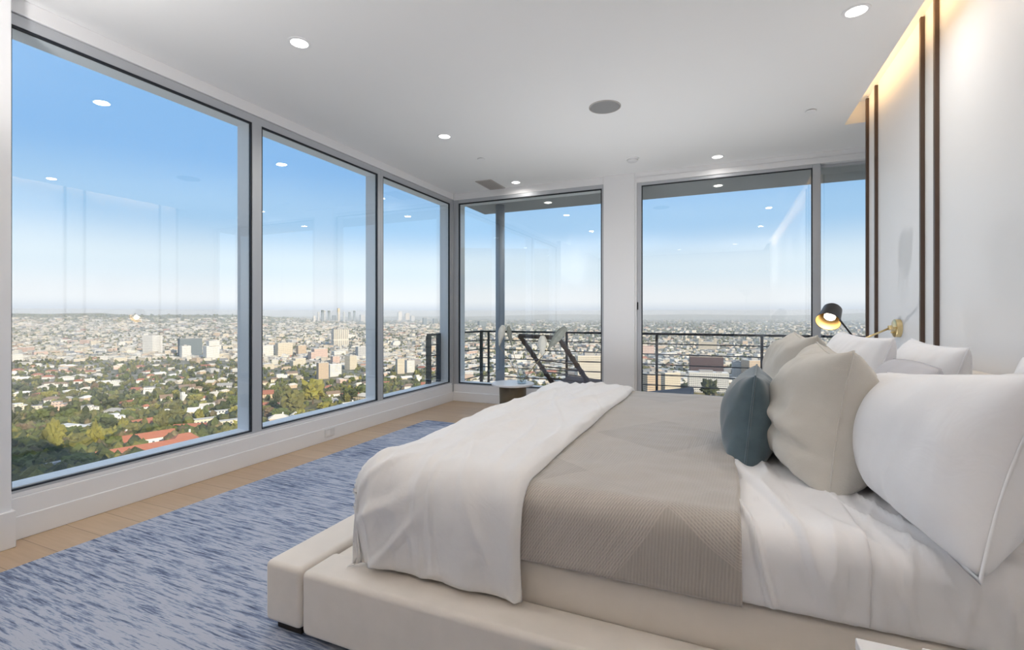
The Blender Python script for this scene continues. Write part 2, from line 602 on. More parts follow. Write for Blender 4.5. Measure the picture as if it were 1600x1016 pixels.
def window_y(name, x0, x1, z0, z1, yg):
    bm = bmesh.new()
    bm_box(bm, x1, x1 + 0.025, YB + 0.006, yg + 0.05, z0 - 0.012, z1 + 0.055)
    bm_box(bm, x0, x1, YB + 0.006, yg + 0.05, z1, z1 + 0.055)
    bm_box(bm, x0, x1, YB + 0.002, yg + 0.05, z0 - 0.012, z0)
    r = struct(from_bm(name, bm, M['alu']))
    g = 0.013
    bm = bmesh.new()
    for a in ((x0, x0 + g, z0, z1), (x1 - g, x1, z0, z1), (x0 + g, x1 - g, z0, z0 + g), (x0 + g, x1 - g, z1 - g, z1)):
        bm_box(bm, a[0], a[1], YB + 0.012, yg + 0.012, a[2], a[3])
    from_bm('gasket', bm, M['gasket'], r)
    bm = bmesh.new()
    for a in ((x0, x0 + 0.012, z0, z1), (x1 - 0.012, x1, z0, z1), (x0, x1, z0, z0 + 0.014), (x0, x1, z1 - 0.014, z1)):
        bm_box(bm, a[0], a[1], yg + 0.012, yg + 0.14, a[2], a[3])
    from_bm('outer_frame', bm, M['alu_out'], r)
    box('glass', x0 + 0.001, x1 - 0.001, yg, yg + 0.010, z0 + 0.001, z1 - 0.001, M['glass'], r)
    return r


window_y('window_4', -3.363, -1.347, 0.245, 2.752, YB + 0.024)

# sliding glass door
bm = bmesh.new()
bm_box(bm, -0.945, -0.925, YB - 0.005, YB + 0.16, 0, 2.835)
bm_box(bm, -0.925, XO, YB - 0.005, YB + 0.16, 2.775, 2.835)
bm_box(bm, -0.925, XO, YB + 0.0, YB + 0.16, 0.0, 0.03)
door = struct(from_bm('door_1', bm, M['trim'], bevel=0.003))
bm = bmesh.new()
bm_box(bm, -0.925, -0.872, YB + 0.012, YB + 0.055, 0.03, 2.775)
bm_box(bm, 0.877, 0.949, YB + 0.012, YB + 0.055, 0.03, 2.775)
bm_box(bm, -0.872, 0.877, YB + 0.012, YB + 0.055, 2.74, 2.775)
bm_box(bm, -0.872, 0.877, YB + 0.012, YB + 0.055, 0.03, 0.09)
leafa = from_bm('sliding_leaf', bm, M['alu'], door, bevel=0.003)
bm = bmesh.new()
g = 0.010
for a in ((-0.872, -0.872 + g, 0.09, 2.74), (0.877 - g, 0.877, 0.09, 2.74), (-0.862, 0.867, 2.74 - g, 2.74), (-0.862, 0.867, 0.09, 0.09 + g)):
    bm_box(bm, a[0], a[1], YB + 0.018, YB + 0.04, a[2], a[3])
from_bm('gasket', bm, M['gasket'], leafa)
box('glass', -0.866, 0.871, YB + 0.024, YB + 0.034, 0.095, 2.735, M['glass'], leafa)
hb = box('handle', -0.922, -0.909, YB + 0.000, YB + 0.014, 1.26, 1.35, M['black'], leafa, bevel=0.003)
bm = bmesh.new()
bm_box(bm, 0.949, 0.962, YB + 0.075, YB + 0.115, 0.03, 2.775)
bm_box(bm, XO - 0.07, XO, YB + 0.075, YB + 0.115, 0.03, 2.775)
bm_box(bm, 0.962, XO - 0.07, YB + 0.075, YB + 0.115, 2.745, 2.775)
bm_box(bm, 0.962, XO - 0.07, YB + 0.075, YB + 0.115, 0.03, 0.09)
leafb = from_bm('fixed_leaf', bm, M['alu'], door, bevel=0.003)
box('glass', 0.958, XO - 0.066, YB + 0.09, YB + 0.10, 0.085, 2.75, M['glass'], leafb)

# head wall (panelled) and near wall
bm = bmesh.new()
bm_box(bm, XR, XO + 0.1, YN - 0.1, 5.03, 0.0, 3.074)
bm_box(bm, XO, XO + 0.1, 5.03, YB + 0.2, 0.0, ZC)
struct(from_bm('wall_right', bm, M['panel'], bevel=0.002))
struct(box('wall_near', XL - 0.21, XR, YN - 0.1, YN, 0.0, ZC, M['taupe_wall']))
for i, (y0, y1) in enumerate(((4.985, 5.030), (4.737, 4.768), (3.762, 3.793), (3.545, 3.576))):
    w = 0.013
    if i == 0:
        y0, y1 = 4.995, 5.028
    struct(box('trim_%d' % (i + 2), XR - 0.022, XR - 0.0003, y1 - 0.024, y1, 0.0, 3.055, M['bronze'], bevel=0.0015))

# cove LED tape, hidden behind the ceiling edge
led = tag(empty('led_strip', (1.012, 1.36, 3.0)), 'warm glowing light tape inside the ceiling cove above the bed', 'light strip')
box('backing', 0, 0.006, -3.6, 3.70, -0.012, 0.012, M['trim'], led)
box('diffuser', 0.006, 0.012, -3.6, 3.70, -0.008, 0.008, M['led'], led)


# ================================================================ CEILING FITTINGS
def downlight(x, y, z, label, power, lens='lens', col=(1.0, 0.95, 0.88), r=0.052, name='downlight', group=None):
    t = tag(empty(name, (x, y, z)), label, 'ceiling light', group)
    lathe('trim_ring', [(r, 0.0), (r, -0.004), (r + 0.016, -0.003), (r + 0.018, 0.0)], M['trim'], t, 32)
    lathe('lens', [(0.0, -0.0015), (r, -0.0015)], M[lens], t, 32)
    L = bpy.data.lights.new(name + '_lamp', 'AREA')
    L.shape = 'DISK'
    L.size = r * 1.7
    L.energy = power
    L.color = col
    L.spread = math.radians(165)
    lo = bpy.data.objects.new('lamp', L)
    COL.objects.link(lo)
    lo.parent = t
    lo.location = (0, 0, -0.006)
    return t


DL = 3.0
UPB = 11.0
downlight(-2.405, 2.23, ZC, 'round recessed ceiling light above the widest window pane, largest of the window row', DL * 3.2)
downlight(-2.405, 3.944, ZC, 'round recessed ceiling light in line with the middle window pane', DL * 3.2)
downlight(-2.405, 5.676, ZC, 'small recessed ceiling light beside the ceiling vent near the corner', DL * 0.45)
downlight(-0.038, 5.613, ZC, 'recessed ceiling light over the sliding glass door', DL * 0.45)
downlight(0.689, 3.226, ZC, 'recessed ceiling light next to the glowing cove above the bed', DL * 1.8)
for i, (x, y) in enumerate(((-2.405, 0.52), (-2.405, -1.2), (0.689, 1.5), (-1.0, -1.4), (0.3, -0.9))):  # further downlights, unseen, added to brighten the room
    downlight(x, y, ZC, 'added recessed fill light in the near part of the room, out of the view', DL * (1.5 if x > 0.5 else 0.3), group='added ceiling lights out of the view')

sp = tag(empty('ceiling_speaker', (-0.868, 3.902, ZC)), 'round grey speaker grille set flush in the white ceiling', 'speaker')
lathe('rim', [(0.118, 0.0), (0.122, -0.006), (0.128, -0.005), (0.129, 0.0)], M['vent'], sp, 48)
lathe('grille', [(0.0, -0.005), (0.118, -0.004)], M['speaker'], sp, 48)
sd = tag(empty('smoke_detector', (-0.883, 5.316, ZC)), 'round white smoke detector on the ceiling before the back wall', 'smoke detector')
lathe('base', [(0.072, 0.0), (0.072, -0.012), (0.060, -0.014)], M['trim'], sd, 36)
lathe('body', [(0.058, -0.012), (0.058, -0.026), (0.046, -0.036), (0.0, -0.038)], M['outlet'], sd, 36)
for x, y, lab in ((-2.383, 4.666, 'small round sprinkler cap on the ceiling between two window lights'),
                  (0.681, 4.654, 'small round sprinkler cap on the ceiling near the cove end')):
    s = tag(empty('sprinkler', (x, y, ZC)), lab, 'sprinkler')
    lathe('cap', [(0.0, -0.012), (0.038, -0.011), (0.042, -0.006)], M['trim'], s, 28)
    lathe('collar', [(0.030, -0.007), (0.030, 0.0)], M['vent'], s, 28)
av = tag(empty('air_vent', (-2.745, 5.64, ZC)), 'dark slatted air vent in the ceiling near the window corner', 'air vent')
box('backing', -0.10, 0.10, -0.21, 0.21, -0.004, 0.0, M['vent_dark'], av)
bm = bmesh.new()
for a in ((-0.11, -0.098, -0.22, 0.22), (0.098, 0.11, -0.22, 0.22), (-0.098, 0.098, -0.22, -0.208), (-0.098, 0.098, 0.208, 0.22)):
    bm_box(bm, a[0], a[1], a[2], a[3], -0.01, 0.0)
from_bm('frame', bm, M['vent'], av)
bm = bmesh.new()
for k in range(9):
    x = -0.088 + k * 0.022
    bm_box(bm, x - 0.006, x + 0.006, -0.208, 0.208, -0.011, -0.004)
from_bm('slat', bm, M['vent'], av)

# outlet on the curb
oz = tag(empty('wall_outlet', (XL, 3.545, 0.078)), 'white power outlet plate on the low curb under the windows', 'outlet')
box('plate', 0.0, 0.006, -0.062, 0.062, -0.036, 0.036, M['outlet'], oz, bevel=0.002)
box('socket', 0.006, 0.008, -0.045, 0.0, -0.022, 0.022, M['trim'], oz)

# ================================================================ BALCONY
DK = -0.10
bm = bmesh.new()
bm_box(bm, -3.66, XO + 0.3, YB + 0.2, 7.12, DK - 0.25, DK)
bm_box(bm, -3.66, -3.645, 5.4, 7.12, DK - 0.25, DK)
o = from_bm('balcony_floor', bm, M['concrete'])
struct(o)
struct(box('ceiling_soffit', -3.46, XO + 0.4, YB + 0.22, 6.90, 2.80, 3.1, M['soffit']))
struct(tube('column', [(-2.96, 6.40, DK), (-2.96, 6.40, 2.80)], 0.066, M['column'], n=28))
for x, y, lab in ((-2.265, 6.52, 'small warm light in the balcony soffit near the outdoor column'),
                  (-0.036, 6.50, 'small warm light in the balcony soffit outside the sliding door')):
    downlight(x, y, 2.80, lab, 3.0, 'lens_out', (1.0, 0.88, 0.7), 0.05, name='porch_light')

rl = tag(empty('balcony_railing', (-1.0, 7.0, DK)), 'dark metal balcony railing with thin horizontal bars around the terrace', 'railing')
rl_off = Vector((-1.0, 7.0, DK))


def rb(name, x0, x1, y0, y1, z0, z1, m=M['rail']):
    return box(name, x0 + 1.0, x1 + 1.0, y0 - 7.0, y1 - 7.0, z0 - DK, z1 - DK, m, rl)


XRL, YRL = -3.60, 7.05
rb('top_rail', XRL - 0.02, XO + 0.25, YRL - 0.012, YRL + 0.012, 0.915, 0.945)
rb('top_rail', XRL - 0.012, XRL + 0.012, 5.47, YRL - 0.012, 0.915, 0.945)
for z in (0.79, 0.645, 0.50, 0.355, 0.21, 0.065):
    rb('rail_bar', XRL, XO + 0.25, YRL - 0.007, YRL + 0.007, z - 0.007, z + 0.007)
    rb('rail_bar', XRL - 0.007, XRL + 0.007, 5.50, YRL - 0.007, z - 0.007, z + 0.007)
for k in range(5):
    x = -0.4903 * YRL + 1.313 * k
    rb('post', x - 0.017, x + 0.017, YRL - 0.03, YRL - 0.012, DK, 0.915)
rb('post', XRL - 0.02, XRL + 0.022, YRL - 0.02, YRL + 0.02, DK, 0.915)
for y, w in ((5.50, 0.03), (5.745, 0.025), (5.885, 0.02)):
    rb('post', XRL - 0.025, XRL + 0.025, y - w, y + w, DK, 0.915)

# terrace lounge chair with slatted back, facing the view
lc = tag(empty('lounge_chair', (-2.28, 6.14, DK)), 'dark brown slatted terrace chair with sloping back behind the fixed pane', 'chair')
A0, B0 = Vector((-2.61, 6.30, 0.905)), Vector((-1.958, 6.06, 0.895))
pdir = Vector((0.36, 0.42, -0.72)).normalized()
LO = Vector((-2.28, 6.14, DK))


def lp(v):
    return Vector(v) - LO


A1, B1 = A0 + pdir * 0.95, B0 + pdir * 0.95
for a, b in ((A0, A1), (B0, B1)):
    pts = [lp(a.lerp(b, k / 24)) for k in range(25)]
    tube('back_post', pts, [0.030 + 0.010 * (k % 3 == 0) for k in range(25)], M['teak'], lc, 10)
tube('top_rail', [lp(A0), lp(B0)], 0.03, M['teak'], lc, 10)
for k in range(1, 8):
    t = k / 8.5
    tube('back_slat', [lp(A0.lerp(A1, t)), lp(B0.lerp(B1, t))], 0.008, M['teak'], lc, 8) if k > 3 else None
A2, B2 = A1 + Vector((0.12, 0.30, 0.10)), B1 + Vector((0.12, 0.30, 0.10))
tube('seat_rail', [lp(A1), lp(A2)], 0.025, M['teak'], lc, 10)
tube('seat_rail', [lp(B1), lp(B2)], 0.025, M['teak'], lc, 10)
bm = bmesh.new()
sv = [bm.verts.new(lp(p)) for p in (A1, B1, B2, A2)]
sv2 = [bm.verts.new(lp(p) + Vector((0, 0, 0.03))) for p in (A1, B1, B2, A2)]
bm.faces.new(sv[::-1])
bm.faces.new(sv2)
for k in range(4):
    bm.faces.new((sv[k], sv[(k + 1) % 4], sv2[(k + 1) % 4], sv2[k]))
from_bm('seat', bm, M['teak'], lc)
for p in (A1, B1, A2, B2):
    tube('leg', [lp(p), lp((p.x, p.y, DK))], 0.02, M['teak'], lc, 8)

# terrace chaise outside the sliding door
ch = tag(empty('chaise_longue', (0.3, 6.45, DK)), 'low terrace daybed with blue grey cushion and dark back outside the glass door', 'daybed')
box('frame', -0.66, 0.95, -0.36, 0.36, 0.06, 0.17, M['rail'], ch, bevel=0.01)
box('seat_cushion', -0.64, 0.94, -0.34, 0.34, 0.17, 0.255, M['cush_blue'], ch, bevel=0.03, seg=4)
bk = box('back_cushion', -0.62, 0.0, -0.33, 0.33, 0.0, 0.085, M['cush_out'], ch, bevel=0.03, seg=4)
bk.location = (-0.62, 0, 0.27)
bk.rotation_euler = (0, math.radians(-9), 0)
for x in (-0.6, 0.88):
    for y in (-0.3, 0.3):
        box('leg', x - 0.025, x + 0.025, y - 0.025, y + 0.025, 0.0, 0.06, M['rail'], ch)

# ================================================================ RUG
bm = bmesh.new()
bm_box(bm, -3.05, 0.95, -1.2, 4.62, 0.0005, 0.013)
rug = tag(from_bm('rug', bm, M['rug'], bevel=0.005), 'large blue grey rug with dark horizontal streaks under the bed', 'rug')


# ================================================================ CLOTH HELPERS
def fold1(b, lo, hi, R):
    """unfolded coordinate -> (position, drop) over an edge of radius R at lo and hi"""
    q = R * PI / 2
    if b < lo + R:
        e = lo + R - b
        if e < q:
            th = e / R
            return lo + R - R * math.sin(th), R * (1 - math.cos(th))
        return lo, R + e - q
    if b > hi - R:
        e = b - hi + R
        if e < q:
            th = e / R
            return hi - R + R * math.sin(th), R * (1 - math.cos(th))
        return hi, R + e - q
    return b, 0.0


def shell(name, P, Hh, mat, parent=None, uv=None, flip=False):
    """a closed cloth sheet: inner surface P (na x nb x 3), thickness Hh"""
    na, nb = P.shape[:2]
    da = np.gradient(P, axis=0)
    db = np.gradient(P, axis=1)
    N = np.cross(da, db)
    N /= np.linalg.norm(N, axis=2, keepdims=True) + 1e-9
    if flip:
        N = -N
    T = P + N * Hh[..., None]
    verts = np.concatenate([T.reshape(-1, 3), P.reshape(-1, 3)])
    n = na * nb
    idx = np.arange(n).reshape(na, nb)
    faces = []
    for i in range(na - 1):
        for j in range(nb - 1):
            a, b, c, d = idx[i, j], idx[i + 1, j], idx[i + 1, j + 1], idx[i, j + 1]
            faces.append((a, b, c, d))
            faces.append((d + n, c + n, b + n, a + n))
    border = list(idx[:, 0]) + list(idx[-1, 1:]) + list(idx[-2::-1, -1]) + list(idx[0, -2:0:-1])
    for k in range(len(border)):
        a, b = border[k], border[(k + 1) % len(border)]
        faces.append((b, a, a + n, b + n))
    me = bpy.data.meshes.new(name)
    me.from_pydata([tuple(v) for v in verts], [], [tuple(int(q) for q in f) for f in faces])
    if uv is not None:
        lay = me.uv_layers.new(name='UVMap')
        li = np.zeros(len(me.loops), dtype=np.int32)
        me.loops.foreach_get('vertex_index', li)
        U = uv.reshape(-1, 2)
        lay.data.foreach_set('uv', U[li % n].reshape(-1).astype(np.float32))
    bmm = bmesh.new()
    bmm.from_mesh(me)
    bmesh.ops.recalc_face_normals(bmm, faces=bmm.faces)
    bmm.to_mesh(me)
    bmm.free()
    me.polygons.foreach_set('use_smooth', [True] * len(me.polygons))
    me.materials.append(mat)
    o = bpy.data.objects.new(name, me)
    COL.objects.link(o)
    if parent:
        o.parent = parent
    return o


def nz(x, y, z=0.0):
    return noise.noise(Vector((x, y, z)))


def ridge(x, y, z=0.0):
    return 1.0 - abs(noise.noise(Vector((x, y, z)))) * 2.0


def edge_round(i, n, width, total):
    t = min(i, n - 1 - i) / (n - 1) * total / width
    t = max(0.0, min(1.0, t))
    return math.sqrt(max(0.0, 1 - (1 - t) ** 2))


# ================================================================ BED
MX0, MX1, MY0, MY1, MZ = -1.19, 1.02, 1.475, 3.58, 0.600
bed = tag(empty('platform_bed', (0, 2.5, 0)), 'cream upholstered platform bed with wide padded ledge around the mattress', 'bed')


def bp(name, x0, x1, y0, y1, z0, z1, mat, bevel=0.0, seg=4):
    o = box(name, x0, x1, y0 - 2.5, y1 - 2.5, z0, z1, mat, bed, bevel, seg)
    if bevel:
        o.data.polygons.foreach_set('use_smooth', [True] * len(o.data.polygons))
        w = o.modifiers.new('wn', 'WEIGHTED_NORMAL')
    return o


bp('foot_rail', -1.585, -1.408, 1.305, 3.79, 0.045, 0.272, M['cream'], 0.022)
bp('side_rail', -1.394, 1.06, 1.298, 1.468, 0.040, 0.272, M['cream'], 0.022)
bp('side_rail', -1.394, 1.06, 3.60, 3.77, 0.040, 0.272, M['cream'], 0.022)
bp('platform', -1.40, 1.06, 1.466, 3.605, 0.06, 0.245, M['cream'], 0.0)
bp('box_base', -1.185, 1.05, 1.472, 3.585, 0.245, 0.405, M['cream'], 0.02)
bp('headboard', 1.065, 1.155, 1.30, 3.77, 0.05, 0.93, M['cream'], 0.03)
for x in (-1.55, 0.85):
    for y in (1.335, 3.66):
        bp('foot_block', x, x + 0.12, y, y + 0.10, 0.013, 0.046, M['dark_wood'])

mt = tag(empty('mattress', (0, 2.5, 0.405)), 'thick mattress on the cream platform, covered by sheets and blankets', 'mattress')
o = box('mattress_body', MX0, MX1, MY0 - 2.5, MY1 - 2.5, 0.0, MZ - 0.405, M['mattress'], mt, 0.05, 5)
o.data.polygons.foreach_set('use_smooth', [True] * len(o.data.polygons))


def drape(name, x0, x1, zlo, off, thick, na, nb, wr, mat, far_hang=None, R=0.06, parent=None, edge=0.03, xw=None):
    """a cloth lying across the bed from x0 to x1 and hanging over the near and far side"""
    q = R * PI / 2
    lo, hi, top = MY0 - off, MY1 + off, MZ + off
    hang = top - zlo - R + q - R
    fh = hang if far_hang is None else far_hang
    P = np.zeros((na, nb, 3))
    Hh = np.zeros((na, nb))
    UV = np.zeros((na, nb, 2))
    for i in range(na):
        a = x0 + (x1 - x0) * i / (na - 1)
        for j in range(nb):
            b = (lo - hang) + (hi - lo + hang + fh) * j / (nb - 1)
            y, drop = fold1(b, lo, hi, R)
            aa = a + (xw(a, b) if xw else 0.0)
            z = top - drop
            P[i, j] = (aa, y, max(z, zlo))
            er = min(edge_round(i, na, edge, x1 - x0), edge_round(j, nb, edge, hi - lo + hang + fh))
            side = max(0.0, min(1.0, drop / 0.10))
            Hh[i, j] = (thick + wr(aa, b, side)) * (0.25 + 0.75 * er)
            UV[i, j] = (a, b)
    return shell(name, P, Hh, mat, parent, UV)


# fitted sheet over the head end
def wr_sheet(a, b, s):
    w = 0.020 * max(0, ridge(a * 8.0 + b * 2.0, b * 1.5, 3.1) - 0.66) * 2.4 + 0.014 * max(0, ridge(a * 11.0 - b * 2.5, b * 2.0, 9.1) - 0.72) * 2.4
    w += 0.003 * nz(a * 5, b * 5, 1.0)
    w += s * 0.008 * max(0, ridge(a * 5.0 + nz(a, b) * 0.5, b * 0.8, 8.0) - 0.5)
    return max(0.0, w)


drp = drape('bed_sheet', 0.02, 1.015, 0.412, 0.004, 0.004, 110, 190, wr_sheet, M['white_linen'], edge=0.01)
tag(drp, 'smooth white bed sheet over the head end of the mattress', 'sheet')


def wr_fold(a, b, s):
    w = 0.024 * max(0, ridge(a * 9.0 + b * 2.2, b * 1.3, 5.1) - 0.6) * 2.2
    w += s * 0.012 * max(0, ridge(a * 6.0 + b * 1.0, b * 0.9, 2.0) - 0.45)
    return max(0.0, w) + 0.003 * (1 + nz(a * 6, b * 6, 4))


drp = drape('folded_top_sheet', 0.035, 0.345, 0.418, 0.016, 0.005, 60, 200, wr_fold, M['white_linen'], edge=0.012,
            xw=lambda a, b: 0.012 * nz(b * 2.0, 2.0))
tag(drp, 'white top sheet folded back over the edge of the taupe coverlet', 'sheet')


def wr_blanket(a, b, s):
    w = 0.006 * nz(a * 3.0, b * 6.0, 7.0) + 0.004 * nz(a * 9, b * 14, 2.0) + 0.007
    w += s * 0.006 * nz(a * 7.0, b * 1.0, 1.0)
    return w


drp = drape('coverlet', -0.72, 0.052, 0.412, 0.032, 0.010, 130, 220, wr_blanket, M['blanket'], edge=0.015,
            xw=lambda a, b: 0.008 * nz(b * 2.5, 5.0))
tag(drp, 'taupe ribbed coverlet with diagonal stitching across the middle of the bed', 'blanket')


# duvet folded across the foot end, hanging over foot and side
def make_duvet():
    R = 0.085
    off = 0.052
    top = MZ + off
    lo, hi, xf = MY0 - off + 0.010, MY1 + off, MX0 - 0.03
    q = R * PI / 2
    na, nb = 150, 260
    a0, a1 = xf - 0.30, -0.585
    b0, b1 = lo - 0.335, hi + 0.30
    P = np.zeros((na, nb, 3))
    Hh = np.zeros((na, nb))
    UV = np.zeros((na, nb, 2))
    zmin = 0.281
    for i in range(na):
        for j in range(nb):
            a = a0 + (a1 - a0) * i / (na - 1)
            b = b0 + (b1 - b0) * j / (nb - 1)
            a += 0.018 * nz(b * 1.7, 9.0) * (i / (na - 1))
            x, dx = fold1(a, xf, 9.0, R)
            y, dy = fold1(b, lo, hi, R)
            mn, mx = min(dx, dy), max(dx, dy)
            drop = mx + 0.12 * mn
            fl = 0.16 * mn
            x -= fl * 0.55
            y += (-fl * 0.55 if b < 2.5 else fl * 0.55)
            # soft outward swell of the hanging parts
            y -= (0.020 * math.sin(min(1.0, dy / 0.34) * PI) if b < 2.5 else 0.0)
            z = top - drop
            if z < zmin:
                ex = zmin - z
                z = zmin
                if b < 2.5 and dy > dx:
                    y -= ex * 0.8
                else:
                    x -= ex * 0.5
            # lower far side of the pile
            P[i, j] = (x, y, z)
            s = max(0.0, min(1.0, drop / 0.12))
            er = min(edge_round(i, na, 0.05, a1 - a0), edge_round(j, nb, 0.05, b1 - b0))
            f = 0.0
            f += 0.019 * nz(a * 8.5 + b * 0.9, b * 1.1, 3.3) + 0.006 * nz(a * 16 + b * 3, b * 3.5, 1.3)
            f += 0.036 * max(0.0, ridge(a * 5.5 - b * 0.7, b * 0.9, 6.0) - 0.55) + 0.026 * max(0.0, ridge(a * 8 + b * 1.6, b * 1.4, 16.0) - 0.6)
            # creases that fan from the near foot corner
            cx, cy = a - xf, lo - b
            w = math.exp(-((cx - 0.08) ** 2 + (cy - 0.16) ** 2) / 0.055)
            f += 0.036 * w * max(0.0, ridge((cx * 0.8 + cy) * 8.5, (cx - cy * 0.5) * 2.0, 1.7) - 0.35)
            f += s * 0.008 * nz(a * 9.0, b * 2.2, 4.4)
            f = 0.026 + f * (0.85 + 0.25 * s)
            Hh[i, j] = max(0.004, f) * (0.15 + 0.85 * er) / (1 + 14 * mn)
            UV[i, j] = (a, b)
    return shell('duvet', P, Hh, M['duvet'], None, UV)


tag(make_duvet(), 'white cotton duvet folded across the foot end of the bed', 'duvet')


# ================================================================ PILLOWS
def pillow_mesh(name, w, h, t, mat, seed, parent, power=0.42, pinch=0.07, wr=0.012, sag=0.0, slump=0.0, dent=0.0, taper=0.0, nu=64, nv=56, corner=0.10):
    verts, faces = [], []
    us = np.linspace(-1, 1, nu)
    vs = np.linspace(-1, 1, nv)

    def outline(u, v):
        tp = 1 - taper * (1 - u) / 2 * max(0.0, v)
        x = w / 2 * u * (1 - pinch * math.cos(v * PI / 2) ** 1.0)
        y = h / 2 * v * tp * (1 - pinch * math.cos(u * PI / 2) ** 1.0)
        return x, y
    idx = {}
    for side in (1, -1):
        for i, u in enumerate(us):
            for j, v in enumerate(vs):
                pv = 2 + (3.5 * slump if v < 0 else 0.0)
                e = (1 - u * u) * (1 - abs(v) ** pv)
                z = t / 2 * max(0.0, e) ** power
                x, y = outline(u, v)
                r = max(abs(u), abs(v))
                k = wr * (nz(x * 7 + seed, y * 7, side * 2.0) * 0.7 + 1.2 * (ridge(x * 9 + seed, y * 5 - x * 4, side * 5.0) - 0.5) * r ** 2) * min(1.0, e * 5)
                if dent:
                    k -= dent * math.exp(-((v + 0.36 + 0.12 * u) / 0.09) ** 2) * min(1.0, e * 4) * (0.45 + 0.55 * u)
                    k += dent * 0.5 * math.exp(-((v + 0.14 + 0.1 * u) / 0.12) ** 2) * min(1.0, e * 4)
                z += k
                y2 = y - sag * (1 - u * u) * max(0.0, v)
                border = i in (0, nu - 1) or j in (0, nv - 1)
                key = (i, j, 0 if border else side)
                if key not in idx:
                    idx[key] = len(verts)
                    verts.append((x, y2, 0.0 if border else side * max(z, 0.002)))
        for i in range(nu - 1):
            for j in range(nv - 1):
                def g(ii, jj):
                    bd = ii in (0, nu - 1) or jj in (0, nv - 1)
                    return idx[(ii, jj, 0 if bd else side)]
                f = (g(i, j), g(i + 1, j), g(i + 1, j + 1), g(i, j + 1))
                faces.append(f if side > 0 else f[::-1])
    o = link_mesh(name, verts, faces, mat, parent, True)
    # the seam that runs round the edge
    ring = [(u, -1) for u in us] + [(1, v) for v in vs[1:]] + [(u, 1) for u in us[-2::-1]] + [(-1, v) for v in vs[-2:0:-1]]
    pts = []
    for u, v in ring:
        x, y = outline(u, v)
        pts.append((x, y - sag * (1 - u * u) * max(0.0, v), 0))
    return o, pts


def pillow(name, label, cat, loc, w, h, t, mat, seed, lean=12, yaw=0, roll=0, group=None, seam=0.004, flange=0.0, **kw):
    al = math.radians(lean)
    B = Matrix(((0, math.sin(al), -math.cos(al), 0), (-1, 0, 0, 0), (0, math.cos(al), math.sin(al), 0), (0, 0, 0, 1)))
    t0 = tag(empty(name, (0, 0, 0)), label, cat, group)
    body, pts = pillow_mesh('cover', w, h, t, mat, seed, t0, **kw)
    bm = bmesh.new()
    loop = pts + [pts[0], pts[1]]
    if flange:
        # flat hem around the pillowcase
        n = len(pts)
        inner = [bm.verts.new((x, y, 0.003)) for x, y, z in pts]
        innb = [bm.verts.new((x, y, -0.003)) for x, y, z in pts]
        outer = [bm.verts.new((x * (1 + flange / (w / 2)), y * (1 + flange / (h / 2)), 0.004 * nz(x * 20, y * 20))) for x, y, z in pts]
        for k in range(n):
            k2 = (k + 1) % n
            bm.faces.new((inner[k], inner[k2], outer[k2], outer[k]))
            bm.faces.new((innb[k2], innb[k], outer[k], outer[k2]))
        from_bm('hem', bm, mat, t0, True)
    else:
        bm_tube(bm, loop, seam, 8, cap=False)
        from_bm('piping', bm, mat, t0, True)
    t0.matrix_world = Matrix.Translation(loc) @ Matrix.Rotation(math.radians(yaw), 4, 'Z') @ B @ Matrix.Rotation(math.radians(roll), 4, 'Z')
    return t0


pillow('pillow', 'large white pillow standing at the near side of the bed', 'pillow', (0.565, 1.84, 0.825), 0.90, 0.47, 0.34, M['pillowcase'], 1.0, lean=17, yaw=2, flange=0.012, roll=3, taper=0.26, wr=0.016)
pillow('pillow', 'white pillow against the headboard behind the large near pillow', 'pillow', (0.93, 1.88, 0.83), 0.86, 0.46, 0.20, M['pillowcase'], 2.0, lean=12, yaw=-2)
pillow('pillow', 'white pillow on the far side, behind the oatmeal cushions and under the wall lamp', 'pillow', (0.62, 3.08, 0.855), 0.88, 0.50, 0.26, M['pillowcase'], 3.0, lean=16, yaw=2)
pillow('pillow', 'white pillow against the headboard on the far side of the bed', 'pillow', (0.90, 2.98, 0.84), 0.86, 0.46, 0.24, M['pillowcase'], 4.0, lean=14, yaw=-4)
pillow('pillow', 'pale grey rounded pillow between the white pillows and the front oatmeal cushion', 'pillow', (0.66, 2.46, 0.80), 0.42, 0.42, 0.22, M['pillow_grey'], 5.0, lean=18, yaw=4, pinch=-0.04)
pillow('cushion', 'large oatmeal linen cushion in front of the big white pillow', 'cushion', (0.345, 2.11, 0.842), 0.53, 0.49, 0.36, M['cream_cushion'], 6.0, lean=8, yaw=2, slump=0.8, dent=0.03, wr=0.03, power=0.45, pinch=0.13, seam=0.003)
pillow('cushion', 'oatmeal linen cushion behind the teal one, farthest of the front cushions', 'cushion', (0.365, 2.96, 0.85), 0.56, 0.51, 0.34, M['cream_cushion'], 7.0, lean=9, yaw=3, slump=0.5, wr=0.034, power=0.45, pinch=0.13, seam=0.003)
pillow('cushion', 'small teal velvet cushion at the front of the pillows', 'cushion', (0.115, 2.27, 0.785), 0.48, 0.37, 0.23, M['teal'], 8.0, lean=6, yaw=-4, slump=0.6, wr=0.014, power=0.45, pinch=0.10, seam=0.004)

# ================================================================ WALL LAMP
def pt(px, py, x):
    r = ray(px, py)
    d = x / r[0]
    return Vector((x, r[1] * d, CAMZ + r[2] * d))


